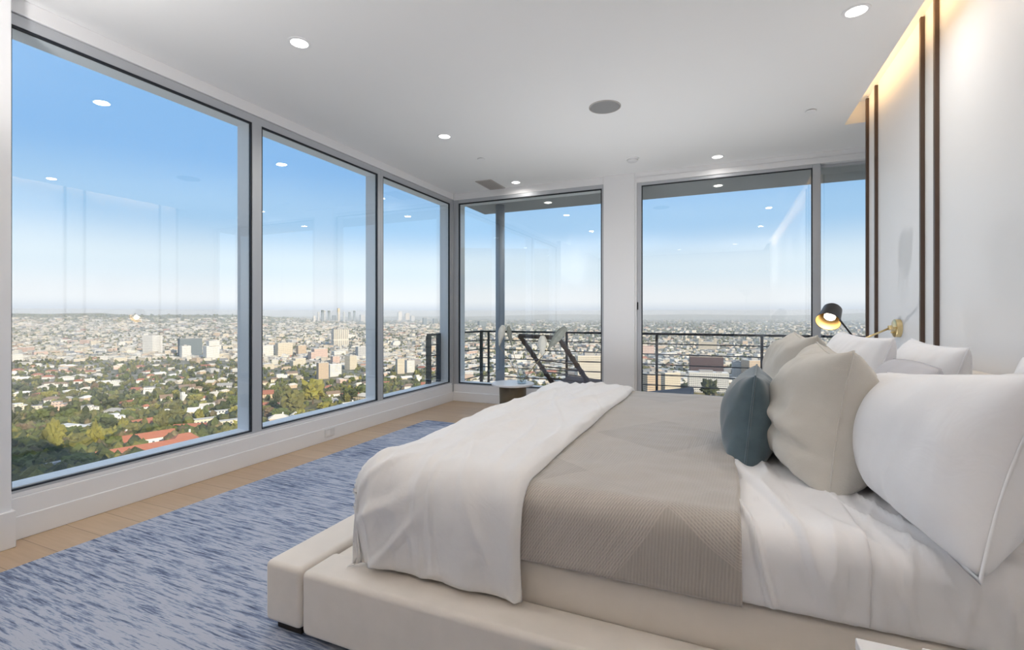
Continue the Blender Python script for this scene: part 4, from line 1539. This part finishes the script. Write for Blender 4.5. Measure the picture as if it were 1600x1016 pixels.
# far downtown skyline
for i, (a, b, t, wl) in enumerate(((496, 499, 488, 'pale grey'), (502, 506, 485, 'dark glass'), (506, 508.5, 486, 'pale grey'), (512, 516, 486, 'dark glass'), (519, 525, 493, 'dark glass'), (527, 531, 482, 'cream'),
                                   (536, 539, 488, 'pale grey'), (544, 548, 488, 'dark glass'), (552, 555.5, 486, 'dark glass'), (562, 570, 492, 'pale grey'), (489, 493, 494, 'white'), (575, 580, 494, 'white'))):
    ds = {'pale grey': 'grey', 'dark glass': 'dark', 'cream': 'pale', 'white': 'white'}[wl]
    nm = ('leftmost', 'second from left', 'third from left', 'fourth from left', 'low and broad, fifth from left', 'tallest', 'next after the tallest', 'dark, third after the tallest', 'dark, last tall one', 'wide and low after the last tall one', 'small, before the leftmost tall one', 'small, at the right end of the row')[i]
    lm(a, b, t, 502, 'block', wl, 'grey', '%s high-rise of the far downtown skyline, %s' % (ds, nm), 'skyscraper', depth=0.8, plant=False)

# red tiled complex and flat roofed school below the widest pane
at0 = on_ground(243, 702)
D0 = at0[3]
k0 = D0 / FPX
fr = facing(243)
add_building(215, 716, 84 * k0, 17 * k0, 19 * k0, 'gable', 'white', 'red tiled', fr + 0.22, 'house', 'house', '', unique='long house with red tiled roof just above the window sill, lowest of the red roofs')
add_building(232, 694, 66 * k0, 16 * k0, 20 * k0, 'gable', 'white', 'red tiled', fr + 0.20, 'house', 'house', '', unique='long white walled house with red tiled roof behind the lowest red roof')
add_building(288, 703, 34 * k0, 22 * k0, 26 * k0, 'hip', 'white', 'red tiled', fr + 0.22, 'house', 'house', '', chimney=True, unique='tall house with red hipped roof and chimney at the end of the long red roofs')
add_building(300, 672, 60 * k0, 15 * k0, 14 * k0, 'gable', 'tan', 'red tiled', fr - 0.35, 'house', 'house', '', unique='house with darker red roof between red complex and flat pale roofs')
add_building(318, 662, 58 * k0, 24 * k0, 12 * k0, 'block', 'cream', 'pale', fr + 0.1, 'school_building', 'building', '', unique='flat roofed pale building, nearest of the school-like group')
add_building(356, 664, 56 * k0, 22 * k0, 11 * k0, 'block', 'cream', 'pale', fr + 0.1, 'school_building', 'building', '', unique='flat roofed pale building beside the window mullion, behind it the wooded slope')
add_building(345, 648, 62 * k0, 20 * k0, 11 * k0, 'block', 'white', 'pale', fr + 0.1, 'school_building', 'building', '', unique='long flat roofed pale building behind the school-like group')
add_building(262, 650, 24 * k0, 16 * k0, 15 * k0, 'flat', 'white', 'white', fr + 0.3, 'house', 'house', '', unique='white flat roofed house alone above the red roofs')
add_building(287, 628, 17 * k0, 14 * k0, 27 * k0, 'flat', 'white', 'white', fr + 0.5, 'house', 'house', '', unique='tall white house stepping up among the trees above the flat roofs')
add_building(228, 640, 20 * k0, 14 * k0, 17 * k0, 'hip', 'white', 'red tiled', fr + 0.4, 'house', 'house', '', unique='white villa with red hipped roof between the trees')
add_building(318, 625, 23 * k0, 15 * k0, 15 * k0, 'gable', 'white', 'red tiled', fr + 0.2, 'house', 'house', '', unique='white house with pinkish red roof at the wood edge')
add_building(91, 746, 26 * k0, 9 * k0, 20 * k0, 'block', 'pale grey', 'grey', facing(91) + 0.35, 'garage', 'building', '', unique='grey garage box in the shaded slope above the window sill')

# --- houses scattered on the wooded slope and blocks on the flat land
taken = [(e['px'], e['py'], 12) for e in ENT]


def free(px, py, gap):
    for a, b, g in taken:
        if (px - a) ** 2 + ((py - b) * 1.6) ** 2 < ((gap + g) / 2) ** 2 * 1.7:
            return False
    return True


R = random.Random(21)
wallpick = ['white'] * 5 + ['cream'] * 5 + ['tan'] * 2 + ['pink'] * 2 + ['pale grey']
roofpick = ['red tiled'] * 5 + ['pale'] * 4 + ['grey'] * 3 + ['brown'] * 2 + ['white'] * 2
STY = {'gable': 'gabled', 'hip': 'hipped', 'flat': 'flat roofed', 'wing': 'winged', 'block': 'boxy', 'step': 'stepped'}


def scatter(n, regions, kind):
    made, tries = 0, 0
    while made < n and tries < n * 60:
        tries += 1
        x0, x1, y0, y1, wgt = R.choices(regions, [r[4] for r in regions])[0]
        px, py = R.uniform(x0, x1), R.uniform(y0, y1)
        at = on_ground(px, py)
        k = at[3] / FPX
        if kind == 'house':
            w = R.uniform(13, 25)
            gap = w / k * 0.75
            if at[3] > 3000 or not free(px, py, gap):
                continue
            style = R.choice(['gable', 'hip', 'flat', 'wing', 'gable', 'hip'])
            if any(math.hypot(at[0] - e['x'], at[1] - e['y']) < e['rad'] * 1.05 + w * 0.62 for e in ENT):
                continue
            wall, roof = R.choice(wallpick), R.choice(roofpick if style != 'flat' else ['pale', 'white', 'grey'])
            desc = '%s %s house with %s roof' % (wall, STY[style], roof)
            if style == 'flat':
                desc = '%s flat roofed house with %s top' % (wall, roof)
            add_building(px, py, w, w * R.uniform(0.6, 0.9), R.uniform(6.5, 10.5), style, wall, roof, facing(px) + R.uniform(-0.7, 0.7), 'house', 'house', desc, at=at, chimney=R.random() < 0.3 and style in ('gable', 'hip'))
        else:
            w = R.uniform(22, 48) * (1.35 if py < 530 else 1.0)
            gap = w / k * 0.7
            if not free(px, py, gap):
                continue
            if any(math.hypot(at[0] - e['x'], at[1] - e['y']) < e['rad'] * 1.05 + w * 0.6 for e in ENT):
                continue
            style = R.choice(['block', 'block', 'step'])
            wall, roof = R.choice(wallpick), R.choice(['pale', 'white', 'grey', 'white', 'pale', 'brown'])
            h = R.choice([8, 10, 12, 15, 18, 24])
            desc = '%s %s block with %s roof' % (wall, STY[style], roof)
            add_building(px, py, w, w * R.uniform(0.45, 0.8), h, style, wall, roof, facing(px) + R.choice([0.35, 0.35, -0.9]) + R.uniform(-0.08, 0.08), 'apartment_building', 'building', desc, at=at, plant=style == 'block' and R.random() < 0.5)
        taken.append((px, py, gap))
        made += 1


scatter(150, [(16, 385, 572, 600, 5), (16, 385, 600, 650, 4), (100, 250, 640, 690, 1), (409, 580, 585, 640, 4), (409, 580, 640, 662, 1), (598, 700, 575, 612, 2)], 'house')
scatter(45, [(720, 941, 560, 598, 3), (1003, 1200, 560, 612, 3)], 'house')
scatter(170, [(16, 385, 525, 570, 5), (409, 580, 525, 590, 5), (598, 700, 515, 580, 3), (720, 941, 520, 590, 4), (1003, 1360, 520, 590, 4)], 'block')

# ---------------------------------------------------------------- trees
ico = bmesh.new()
bmesh.ops.create_icosphere(ico, subdivisions=4, radius=1.0)
ico4 = (np.array([v.co[:] for v in ico.verts]), np.array([[v.index for v in f_.verts] for f_ in ico.faces]))
ico.free()
ico = bmesh.new()
bmesh.ops.create_icosphere(ico, subdivisions=3, radius=1.0)
ico3 = (np.array([v.co[:] for v in ico.verts]), np.array([[v.index for v in f_.verts] for f_ in ico.faces]))
ico.free()
ico = bmesh.new()
bmesh.ops.create_icosphere(ico, subdivisions=1, radius=1.0)
ico1 = (np.array([v.co[:] for v in ico.verts]), np.array([[v.index for v in f_.verts] for f_ in ico.faces]))
ico.free()


def lumpy(seed, sx, sy, sz, base, amp=0.32, freq=2.6):
    V, F_ = base
    out = np.zeros_like(V)
    for i, v in enumerate(V):
        p = Vector(v)
        d = 1 + amp * noise.noise(p * freq + Vector((seed * 7.1, 0, 0))) + amp * 0.65 * noise.noise(p * freq * 2.6 + Vector((0, seed * 3.3, 0))) + amp * 0.5 * noise.noise(p * freq * 6.0 + Vector((0, 0, seed)))
        out[i] = (v[0] * sx * d, v[1] * sy * d, v[2] * sz * d)
    return out, F_


def crown_mesh(name, lobes, base, seed, amp=0.34):
    vs, fs, n = [], [], 0
    for j, (x, y, z, sx, sy, sz) in enumerate(lobes):
        V, F_ = lumpy(seed * 5 + j, sx, sy, sz, base, amp)
        vs.append(V + np.array([x, y, z]))
        fs.append(F_ + n)
        n += len(V)
    return mesh_of([tuple(v) for v in np.concatenate(vs)], [tuple(int(q) for q in f_) for f_ in np.concatenate(fs)], name)


def trunk_mesh(h, r):
    bm = bmesh.new()
    bm_tube(bm, [(0, 0, -0.15), (0.02, 0.01, h * 0.5), (0, 0, h)], [r, r * 0.8, r * 0.6], 7)
    me = bpy.data.meshes.new('trunk')
    bm.to_mesh(me)
    bm.free()
    me.materials.append(BARK)
    return me


TREES = {}
SHAPES = {
    'rounded': [(0, 0, .58, .42, .42, .40), (.22, .1, .48, .27, .27, .24), (-.2, -.15, .5, .28, .26, .25)],
    'spreading': [(0, 0, .55, .55, .52, .30), (.3, .1, .50, .32, .3, .22), (-.32, -.05, .52, .32, .3, .22), (0, .3, .62, .3, .28, .2)],
    'tall': [(0, 0, .60, .26, .26, .42), (.1, .05, .40, .24, .22, .25), (-.1, 0, .72, .2, .2, .24)],
    'cypress': [(0, 0, .52, .13, .13, .50)],
    'bushy': [(0, 0, .38, .5, .5, .38), (.3, 0, .28, .3, .3, .26), (-.28, .12, .3, .32, .3, .28)],
}
for k, lobes in SHAPES.items():
    for v in range(2):
        TREES[(k, v)] = crown_mesh('crown', lobes, ico3, v + len(k) * 3, 0.62 if k != 'cypress' else 0.4)
TRUNK = trunk_mesh(0.5, 0.035)
# palm: a tall trunk with a head of arched fronds
bm = bmesh.new()
rr = random.Random(3)
for k in range(18):
    a = 2 * PI * k / 18 + rr.uniform(-.15, .15)
    up = rr.uniform(-0.2, 0.7)
    dx, dy = math.cos(a), math.sin(a)
    prev = None
    for s in range(5):
        t = s / 4
        r_ = 0.16 * t
        c = Vector((dx * r_, dy * r_, 0.93 + up * 0.10 * t - 0.13 * t * t))
        wv = Vector((-dy, dx, 0)) * (0.030 * math.sin(PI * (0.15 + 0.8 * t)))
        cur = (bm.verts.new(c - wv), bm.verts.new(c + Vector((0, 0, 0.012))), bm.verts.new(c + wv))
        if prev:
            bm.faces.new((prev[0], prev[1], cur[1], cur[0]))
            bm.faces.new((prev[1], prev[2], cur[2], cur[1]))
        prev = cur
pm = bpy.data.meshes.new('crown')
bm.to_mesh(pm)
bm.free()
TREES[('palm', 0)] = pm
PTRUNK = trunk_mesh(0.93, 0.014)
TMC = {}


def tree_mesh(shape, v, colr):
    k = (shape, v, colr)
    if k not in TMC:
        me = TREES[(shape, v)].copy()
        me.materials.clear()
        me.materials.append(LM[colr])
        me.polygons.foreach_set('use_smooth', [False] * len(me.polygons))
        TMC[k] = me
    return TMC[k]


TENT = []


def add_tree(px, py, h, shape, colr, at=None, unique=None, wide=1.0, name='tree', cat='tree'):
    x, y, z, dist = on_ground(px, py) if at is None else at
    o = empty(name, (x, y, z - 0.3), R.uniform(0, 2 * PI))
    v = 0 if shape == 'palm' else R.randrange(2)
    part('crown', tree_mesh(shape, v, colr), o, (h * wide, h * wide, h))
    part('trunk', PTRUNK if shape == 'palm' else TRUNK, o, (h, h, h))
    o['category'] = cat
    d = '%s %s %s' % (shape, colr, name) if shape not in ('palm', 'cypress') else '%s %s %s' % (('tall', colr, 'palm') if shape == 'palm' else ('slim', colr, 'cypress tree'))
    TENT.append(dict(o=o, px=px, py=py, dist=dist, desc=d, unique=unique, x=x, y=y))


KT = D0 / FPX
add_tree(34, 764, 24 * KT, 'bushy', 'brownish', unique='wide purplish brown bush in the shade just above the sill', wide=1.7, name='bush')
add_tree(118, 716, 26 * KT, 'bushy', 'yellow green', unique='bright yellow green bush at the edge of the shaded slope', wide=1.3)
add_tree(102, 690, 34 * KT, 'spreading', 'mid green', unique='broad bright green tree above the yellow bush, near the sill', wide=1.3)
add_tree(148, 706, 44 * KT, 'tall', 'yellow green', unique='tall yellow green tree beside the lane to the red roofs', wide=0.8)
add_tree(76, 622, 34 * KT, 'bushy', 'yellow green', unique='big yellow tree crown high on the wooded slope', wide=1.3)
add_tree(457, 648, 38 * 1.0 * on_ground(457, 648)[3] / FPX, 'rounded', 'olive green', unique='big dark olive tree in front of the white roofs, largest in the middle pane', wide=1.0)
add_tree(489, 632, 40 * on_ground(489, 632)[3] / FPX, 'rounded', 'yellow green', unique='big yellow green tree behind the dark olive one in the middle pane', wide=0.9)
add_tree(470, 660, 20 * on_ground(470, 660)[3] / FPX, 'rounded', 'yellow green', unique='small light green tree below the big dark olive one', wide=0.9)
add_tree(1108, 622, 30 * on_ground(1108, 622)[3] / FPX, 'rounded', 'dark green', unique='dark green tree before the wide white block outside the glass door', wide=0.9)
for px, py in ((262, 600), (300, 612), (309, 606), (229, 615), (345, 598)):
    add_tree(px, py, R.uniform(16, 22), 'palm', 'mid green')

shapes = ['rounded'] * 4 + ['spreading'] * 4 + ['tall'] * 2 + ['bushy'] * 3 + ['cypress']
leafpick = ['dark green'] * 3 + ['olive green'] * 5 + ['mid green'] * 4 + ['yellow green'] * 2 + ['brownish']
TREG = [(16, 385, 566, 600, 3.0), (16, 385, 600, 660, 8), (16, 385, 660, 700, 5), (16, 190, 700, 760, 3.0), (409, 580, 590, 664, 4.5), (598, 700, 585, 616, 1.8), (720, 941, 565, 600, 1.2), (1003, 1190, 565, 618, 2.2)]
tt = []
tries = 0
while len(TENT) < 290 and tries < 20000:
    tries += 1
    x0, x1, y0, y1, wgt = R.choices(TREG, [r[4] for r in TREG])[0]
    px, py = R.uniform(x0, x1), R.uniform(y0, y1)
    at = on_ground(px, py)
    h = R.uniform(7.5, 16)
    pr = h * FPX / at[3]
    if any((px - a) ** 2 + ((py - b) * 1.3) ** 2 < (0.42 * (pr + g) / 2) ** 2 for a, b, g in tt):
        continue
    if any(math.hypot(at[0] - e['x'], at[1] - e['y']) < e['rad'] + h * 0.35 for e in ENT):
        continue
    # keep the view of the landmark houses open
    if any(e['unique'] and abs(px - e['px']) < e['rad'] * FPX / e['dist'] and 0 < py - e['py'] < pr * 0.9 for e in ENT):
        continue
    s = R.choice(shapes)
    add_tree(px, py, h * (1.25 if s in ('cypress', 'tall') else 1.0), s, R.choice(leafpick), at=at)
    tt.append((px, py, pr))


# ---------------------------------------------------------------- labels: what sets each apart
def relate(ents, others, cap=3):
    for e in ents:
        if e['unique']:
            e['o']['label'] = e['unique']
    pool = {}
    for e in ents:
        if not e['unique']:
            pool.setdefault((e['desc'], pane_of(e['px'])), []).append(e)
    for (d, pn), es in pool.items():
        es.sort(key=lambda e: -e['py'])
        if len(es) == 1:
            es[0]['o']['label'] = '%s, seen %s' % (d, pn)
        elif len(es) <= 4:
            names = {2: ['nearer', 'farther'], 3: ['nearest', 'middle', 'farthest'], 4: ['nearest', 'second nearest', 'second farthest', 'farthest']}[len(es)]
            for e, w in zip(es, names):
                e['o']['label'] = '%s %s, seen %s' % (w, d, pn)
        else:
            for e in es:
                e['o']['label'] = '%s, seen %s' % (d, pn)
                e['o']['group'] = '%ss seen %s' % (d, pn)


relate(ENT, None)
relate(TENT, None)

# ---------------------------------------------------------------- the countless rest of the city
VB8 = np.array([(-.5, -.5, 0), (.5, -.5, 0), (.5, .5, 0), (-.5, .5, 0), (-.5, -.5, 1), (.5, -.5, 1), (.5, .5, 1), (-.5, .5, 1)])
FB = np.array([(4, 5, 6, 7), (0, 1, 5, 4), (1, 2, 6, 5), (2, 3, 7, 6), (3, 0, 4, 7)])


def sample_ground(n, weights):
    """random ground points, spread evenly over what the windows show"""
    pxs, pys = [], []
    tot = sum(w for *_, w in weights)
    for x0, x1, y0, y1, w in weights:
        k = int(n * w / tot)
        pxs.append(rng.uniform(x0, x1, k))
        pys.append(rng.uniform(y0, y1, k))
    px, py = np.concatenate(pxs), np.concatenate(pys)
    u = (px - CXP) / FPX
    v = (YH - py) / FPX
    dx, dy = -SN + u * CS, CS + u * SN
    t = np.full(len(px), 60.0)
    dead = np.zeros(len(px), bool)
    for _ in range(300):
        above = CAMZ + v * t > ground(dx * t, dy * t)
        t = np.where(above, t * 1.022, t)
    ok = t < 24000
    t, dx, dy, px, py = t[ok], dx[ok], dy[ok], px[ok], py[ok]
    jit = rng.uniform(0.985, 1.015, len(t))
    t = t * jit
    x, y = dx * t, dy * t
    return x, y, ground(x, y), t, px, py


SP = [(0, 720, 498, 507, 0.8), (720, 1380, 498, 507, 0.35), (0, 720, 507, 520, 1.7), (720, 1380, 507, 520, 0.75), (0, 720, 520, 545, 2.6), (720, 1380, 520, 545, 1.6), (400, 720, 545, 575, 1.1), (720, 1380, 545, 575, 1.4), (0, 400, 545, 565, 0.8), (720, 1380, 575, 605, 1.2)]
x, y, z, t, px, py = sample_ground(10500, SP)
n = len(x)
scale = np.clip(t / 3200, 0.85, 2.6)
keep = np.ones(n, bool)
for e in ENT:
    keep &= np.hypot(x - e['x'], y - e['y']) > e['rad'] * 1.3 + 12
x, y, z, t, scale = x[keep], y[keep], z[keep], t[keep], scale[keep]
n = len(x)
w = rng.uniform(13, 34, n) * scale
dpt = w * rng.uniform(0.5, 0.95, n)
h = rng.choice([4.5, 5.5, 7, 9, 12, 16], n, p=[.25, .25, .22, .15, .09, .04]) * np.clip(scale, 1, 1.7)
rot = np.where(rng.random(n) < 0.85, GRID + 0.25, GRID - 0.4) + rng.choice([0, PI / 2], n)
c_, s_ = np.cos(rot), np.sin(rot)
V = VB8[None] * np.stack([w, dpt, h + 3], -1)[:, None, :]
V[:, :, 2] -= 3
P = np.stack([V[..., 0] * c_[:, None] - V[..., 1] * s_[:, None] + x[:, None], V[..., 0] * s_[:, None] + V[..., 1] * c_[:, None] + y[:, None], V[..., 2] + z[:, None]], -1)
Fc = (FB[None] + (np.arange(n) * 8)[:, None, None]).reshape(-1, 4)
pal = np.array([(0.70, 0.66, 0.58), (0.60, 0.52, 0.41), (0.72, 0.70, 0.67), (0.48, 0.46, 0.43), (0.58, 0.44, 0.34), (0.36, 0.33, 0.30), (0.30, 0.31, 0.33), (0.45, 0.24, 0.16)])
ci = rng.choice(len(pal), n, p=[.28, .22, .17, .14, .05, .07, .05, .02])
tone = np.repeat((pal[ci] * rng.uniform(0.85, 1.12, (n, 1)))[:, None, :], 8, 1).reshape(-1, 3)
ob = fast_mesh('distant_buildings', P.reshape(-1, 3), Fc, facade('far_facades', (0.6, 0.55, 0.48), attr=True), False, tone)
ob['kind'] = 'stuff'
ob['label'] = 'countless small low buildings of the flat city out to the horizon'
ob['category'] = 'buildings'

ST = [(0, 1380, 493.5, 504, 4.6), (0, 1380, 504, 520, 5.0), (0, 1380, 520, 550, 4.6), (0, 1380, 550, 580, 3.4), (0, 720, 580, 625, 1.5), (720, 1250, 580, 618, 1.8), (0, 400, 625, 700, 1.3), (0, 220, 690, 768, 1.6), (0, 1380, 620, 960, 2.6)]
x, y, z, t, px, py = sample_ground(26000, ST)
keep = np.ones(len(x), bool)
for e in ENT:
    keep &= np.hypot(x - e['x'], y - e['y']) > e['rad'] * 1.05
    if e['unique']:
        # nothing grows close in front of the houses one can point to
        keep &= ~((np.abs(px - e['px']) < e['rad'] * FPX / e['dist']) & (py > e['py'] - 1) & (py < e['py'] + 9))
x, y, z, t = x[keep], y[keep], z[keep], t[keep]
n = len(x)
scale = np.clip(t / 3000, 0.8, 2.4)
rd = rng.uniform(2.4, 6.4, n) * np.clip(t / 2600, 0.8, 3.2)
hh = rd * rng.uniform(0.8, 1.5, n) / np.clip(scale, 1, 1.6)
Vb, Fb = ico1
nv = len(Vb)
wob = rng.uniform(0.68, 1.25, (n, nv, 1))
P = Vb[None] * wob * np.stack([rd, rd, hh], -1)[:, None, :] + np.stack([x, y, z + hh * 0.75], -1)[:, None, :]
Fc = (Fb[None] + (np.arange(n) * nv)[:, None, None]).reshape(-1, 3)
pal = np.array([(0.058, 0.068, 0.03), (0.125, 0.125, 0.045), (0.095, 0.11, 0.038), (0.18, 0.17, 0.05), (0.14, 0.115, 0.065)])
ci = rng.choice(len(pal), n, p=[.3, .28, .22, .1, .1])
tone = np.repeat((pal[ci] * rng.uniform(0.8, 1.25, (n, 1)))[:, None, :], nv, 1).reshape(-1, 3)
ob = fast_mesh('distant_trees', P.reshape(-1, 3), Fc, foliage_mat('far_leaves', (0.1, 0.12, 0.04), attr=True, scale=0.25), False, tone)
ob['kind'] = 'stuff'
ob['label'] = 'countless street trees and bushes between the buildings of the city'
ob['category'] = 'trees'

# ---------------------------------------------------------------- haze over the plain
def haze_object():
    m = bpy.data.materials.new('valley_haze')
    m.use_nodes = True
    nt = m.node_tree
    nt.nodes.clear()
    out = nd(nt, 'ShaderNodeOutputMaterial')
    v = nd(nt, 'ShaderNodeVolumeScatter')
    v.inputs['Color'].default_value = (0.82, 0.91, 1.0, 1)
    v.inputs['Density'].default_value = HAZE
    v.inputs['Anisotropy'].default_value = 0.0
    lk(nt, v.outputs[0], out.inputs['Volume'])
    try:
        m.cycles.homogeneous_volume = True
    except Exception:
        pass
    prof = [(120.0, -30.0), (600.0, -4.0), (6000.0, 30.0), (26000.0, 260.0)]
    n = 64
    vs, fs = [], []
    for r_, z_ in prof:
        for k in range(n):
            vs.append((r_ * math.cos(2 * PI * k / n), r_ * math.sin(2 * PI * k / n), z_))
    for k in range(n):
        vs.append((26000 * math.cos(2 * PI * k / n), 26000 * math.sin(2 * PI * k / n), -220.0))
    vs.append((0, 0, -220.0))
    vs.append((0, 0, -30.0))
    L_ = len(prof)
    for a in range(L_):
        for k in range(n):
            k2 = (k + 1) % n
            fs.append((a * n + k, a * n + k2, (a + 1) * n + k2, (a + 1) * n + k))
    for k in range(n):
        k2 = (k + 1) % n
        fs.append((L_ * n + k, L_ * n + k2, (L_ + 1) * n))
        fs.append((k2, k, (L_ + 1) * n + 1))
    o = link_mesh('haze', vs, fs, m)
    bmm = bmesh.new()
    bmm.from_mesh(o.data)
    bmesh.ops.recalc_face_normals(bmm, faces=bmm.faces)
    bmm.to_mesh(o.data)
    bmm.free()
    o['kind'] = 'stuff'
    o['label'] = 'thin blue grey haze lying over the far city'
    o['category'] = 'haze'


HAZE = 0.000085
haze_object()

# ================================================================ LIGHT, SKY, CAMERA
sun = bpy.data.lights.new('sun', 'SUN')
sun.energy = 7.0
sun.color = (1.0, 0.845, 0.64)
sun.angle = math.radians(0.8)
so_ = bpy.data.objects.new('sun', sun)
COL.objects.link(so_)
so_.rotation_euler = SUN_DIR.to_track_quat('Z', 'Y').to_euler()

cl = bpy.data.lights.new('cove_tape_light', 'AREA')
cl.shape = 'RECTANGLE'
cl.size, cl.size_y = 7.2, 0.02
cl.energy = 6
cl.color = (1.0, 0.61, 0.30)
co = bpy.data.objects.new('cove_tape_light', cl)
COL.objects.link(co)
co.location = (1.027, 1.40, 3.0)
co.rotation_euler = Vector((-1, 0, 0.05)).to_track_quat('Z', 'X').to_euler()
co.matrix_world = Matrix.Translation((1.027, 1.40, 3.0)) @ Matrix(((0, 0, -1, 0), (1, 0, 0, 0), (0, -1, 0, 0), (0, 0, 0, 1)))

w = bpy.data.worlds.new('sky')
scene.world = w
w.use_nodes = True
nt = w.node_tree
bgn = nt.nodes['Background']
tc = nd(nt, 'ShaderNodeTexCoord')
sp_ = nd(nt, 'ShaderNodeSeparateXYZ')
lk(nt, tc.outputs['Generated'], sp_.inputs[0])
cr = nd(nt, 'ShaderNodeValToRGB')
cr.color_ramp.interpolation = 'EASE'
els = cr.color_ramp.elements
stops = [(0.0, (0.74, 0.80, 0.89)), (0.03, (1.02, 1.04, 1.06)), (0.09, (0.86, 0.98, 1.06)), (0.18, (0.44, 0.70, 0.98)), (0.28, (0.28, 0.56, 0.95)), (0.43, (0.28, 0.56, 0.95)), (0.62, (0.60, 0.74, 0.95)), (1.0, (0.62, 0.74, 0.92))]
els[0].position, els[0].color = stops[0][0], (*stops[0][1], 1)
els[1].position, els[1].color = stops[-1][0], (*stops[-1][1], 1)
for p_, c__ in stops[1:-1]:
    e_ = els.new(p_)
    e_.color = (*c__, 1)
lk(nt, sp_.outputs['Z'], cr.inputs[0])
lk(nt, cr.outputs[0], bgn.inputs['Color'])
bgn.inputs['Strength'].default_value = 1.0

cam = bpy.data.cameras.new('camera')
cam.sensor_width = 36.0
cam.lens = FPX / 1600 * 36.0
cam.shift_y = -(508 - YH) / 1600.0
cam.clip_start = 0.05
cam.clip_end = 60000
cam_o = bpy.data.objects.new('camera', cam)
COL.objects.link(cam_o)
cam_o.location = (0, 0, CAMZ)
cam_o.rotation_euler = (PI / 2, 0, YAW)
scene.camera = cam_o

vs_ = scene.view_settings
vs_.view_transform = 'Standard'
vs_.look = 'None'
vs_.exposure = 0.0
vs_.gamma = 1.0
vs_.use_curve_mapping = False
cy = scene.cycles
cy.use_denoising = True
cy.max_bounces = 10
cy.diffuse_bounces = 5
cy.glossy_bounces = 4
cy.transparent_max_bounces = 24
cy.transmission_bounces = 4
cy.volume_bounces = 0
cy.sample_clamp_indirect = 6.0
cy.caustics_reflective = False
cy.caustics_refractive = False
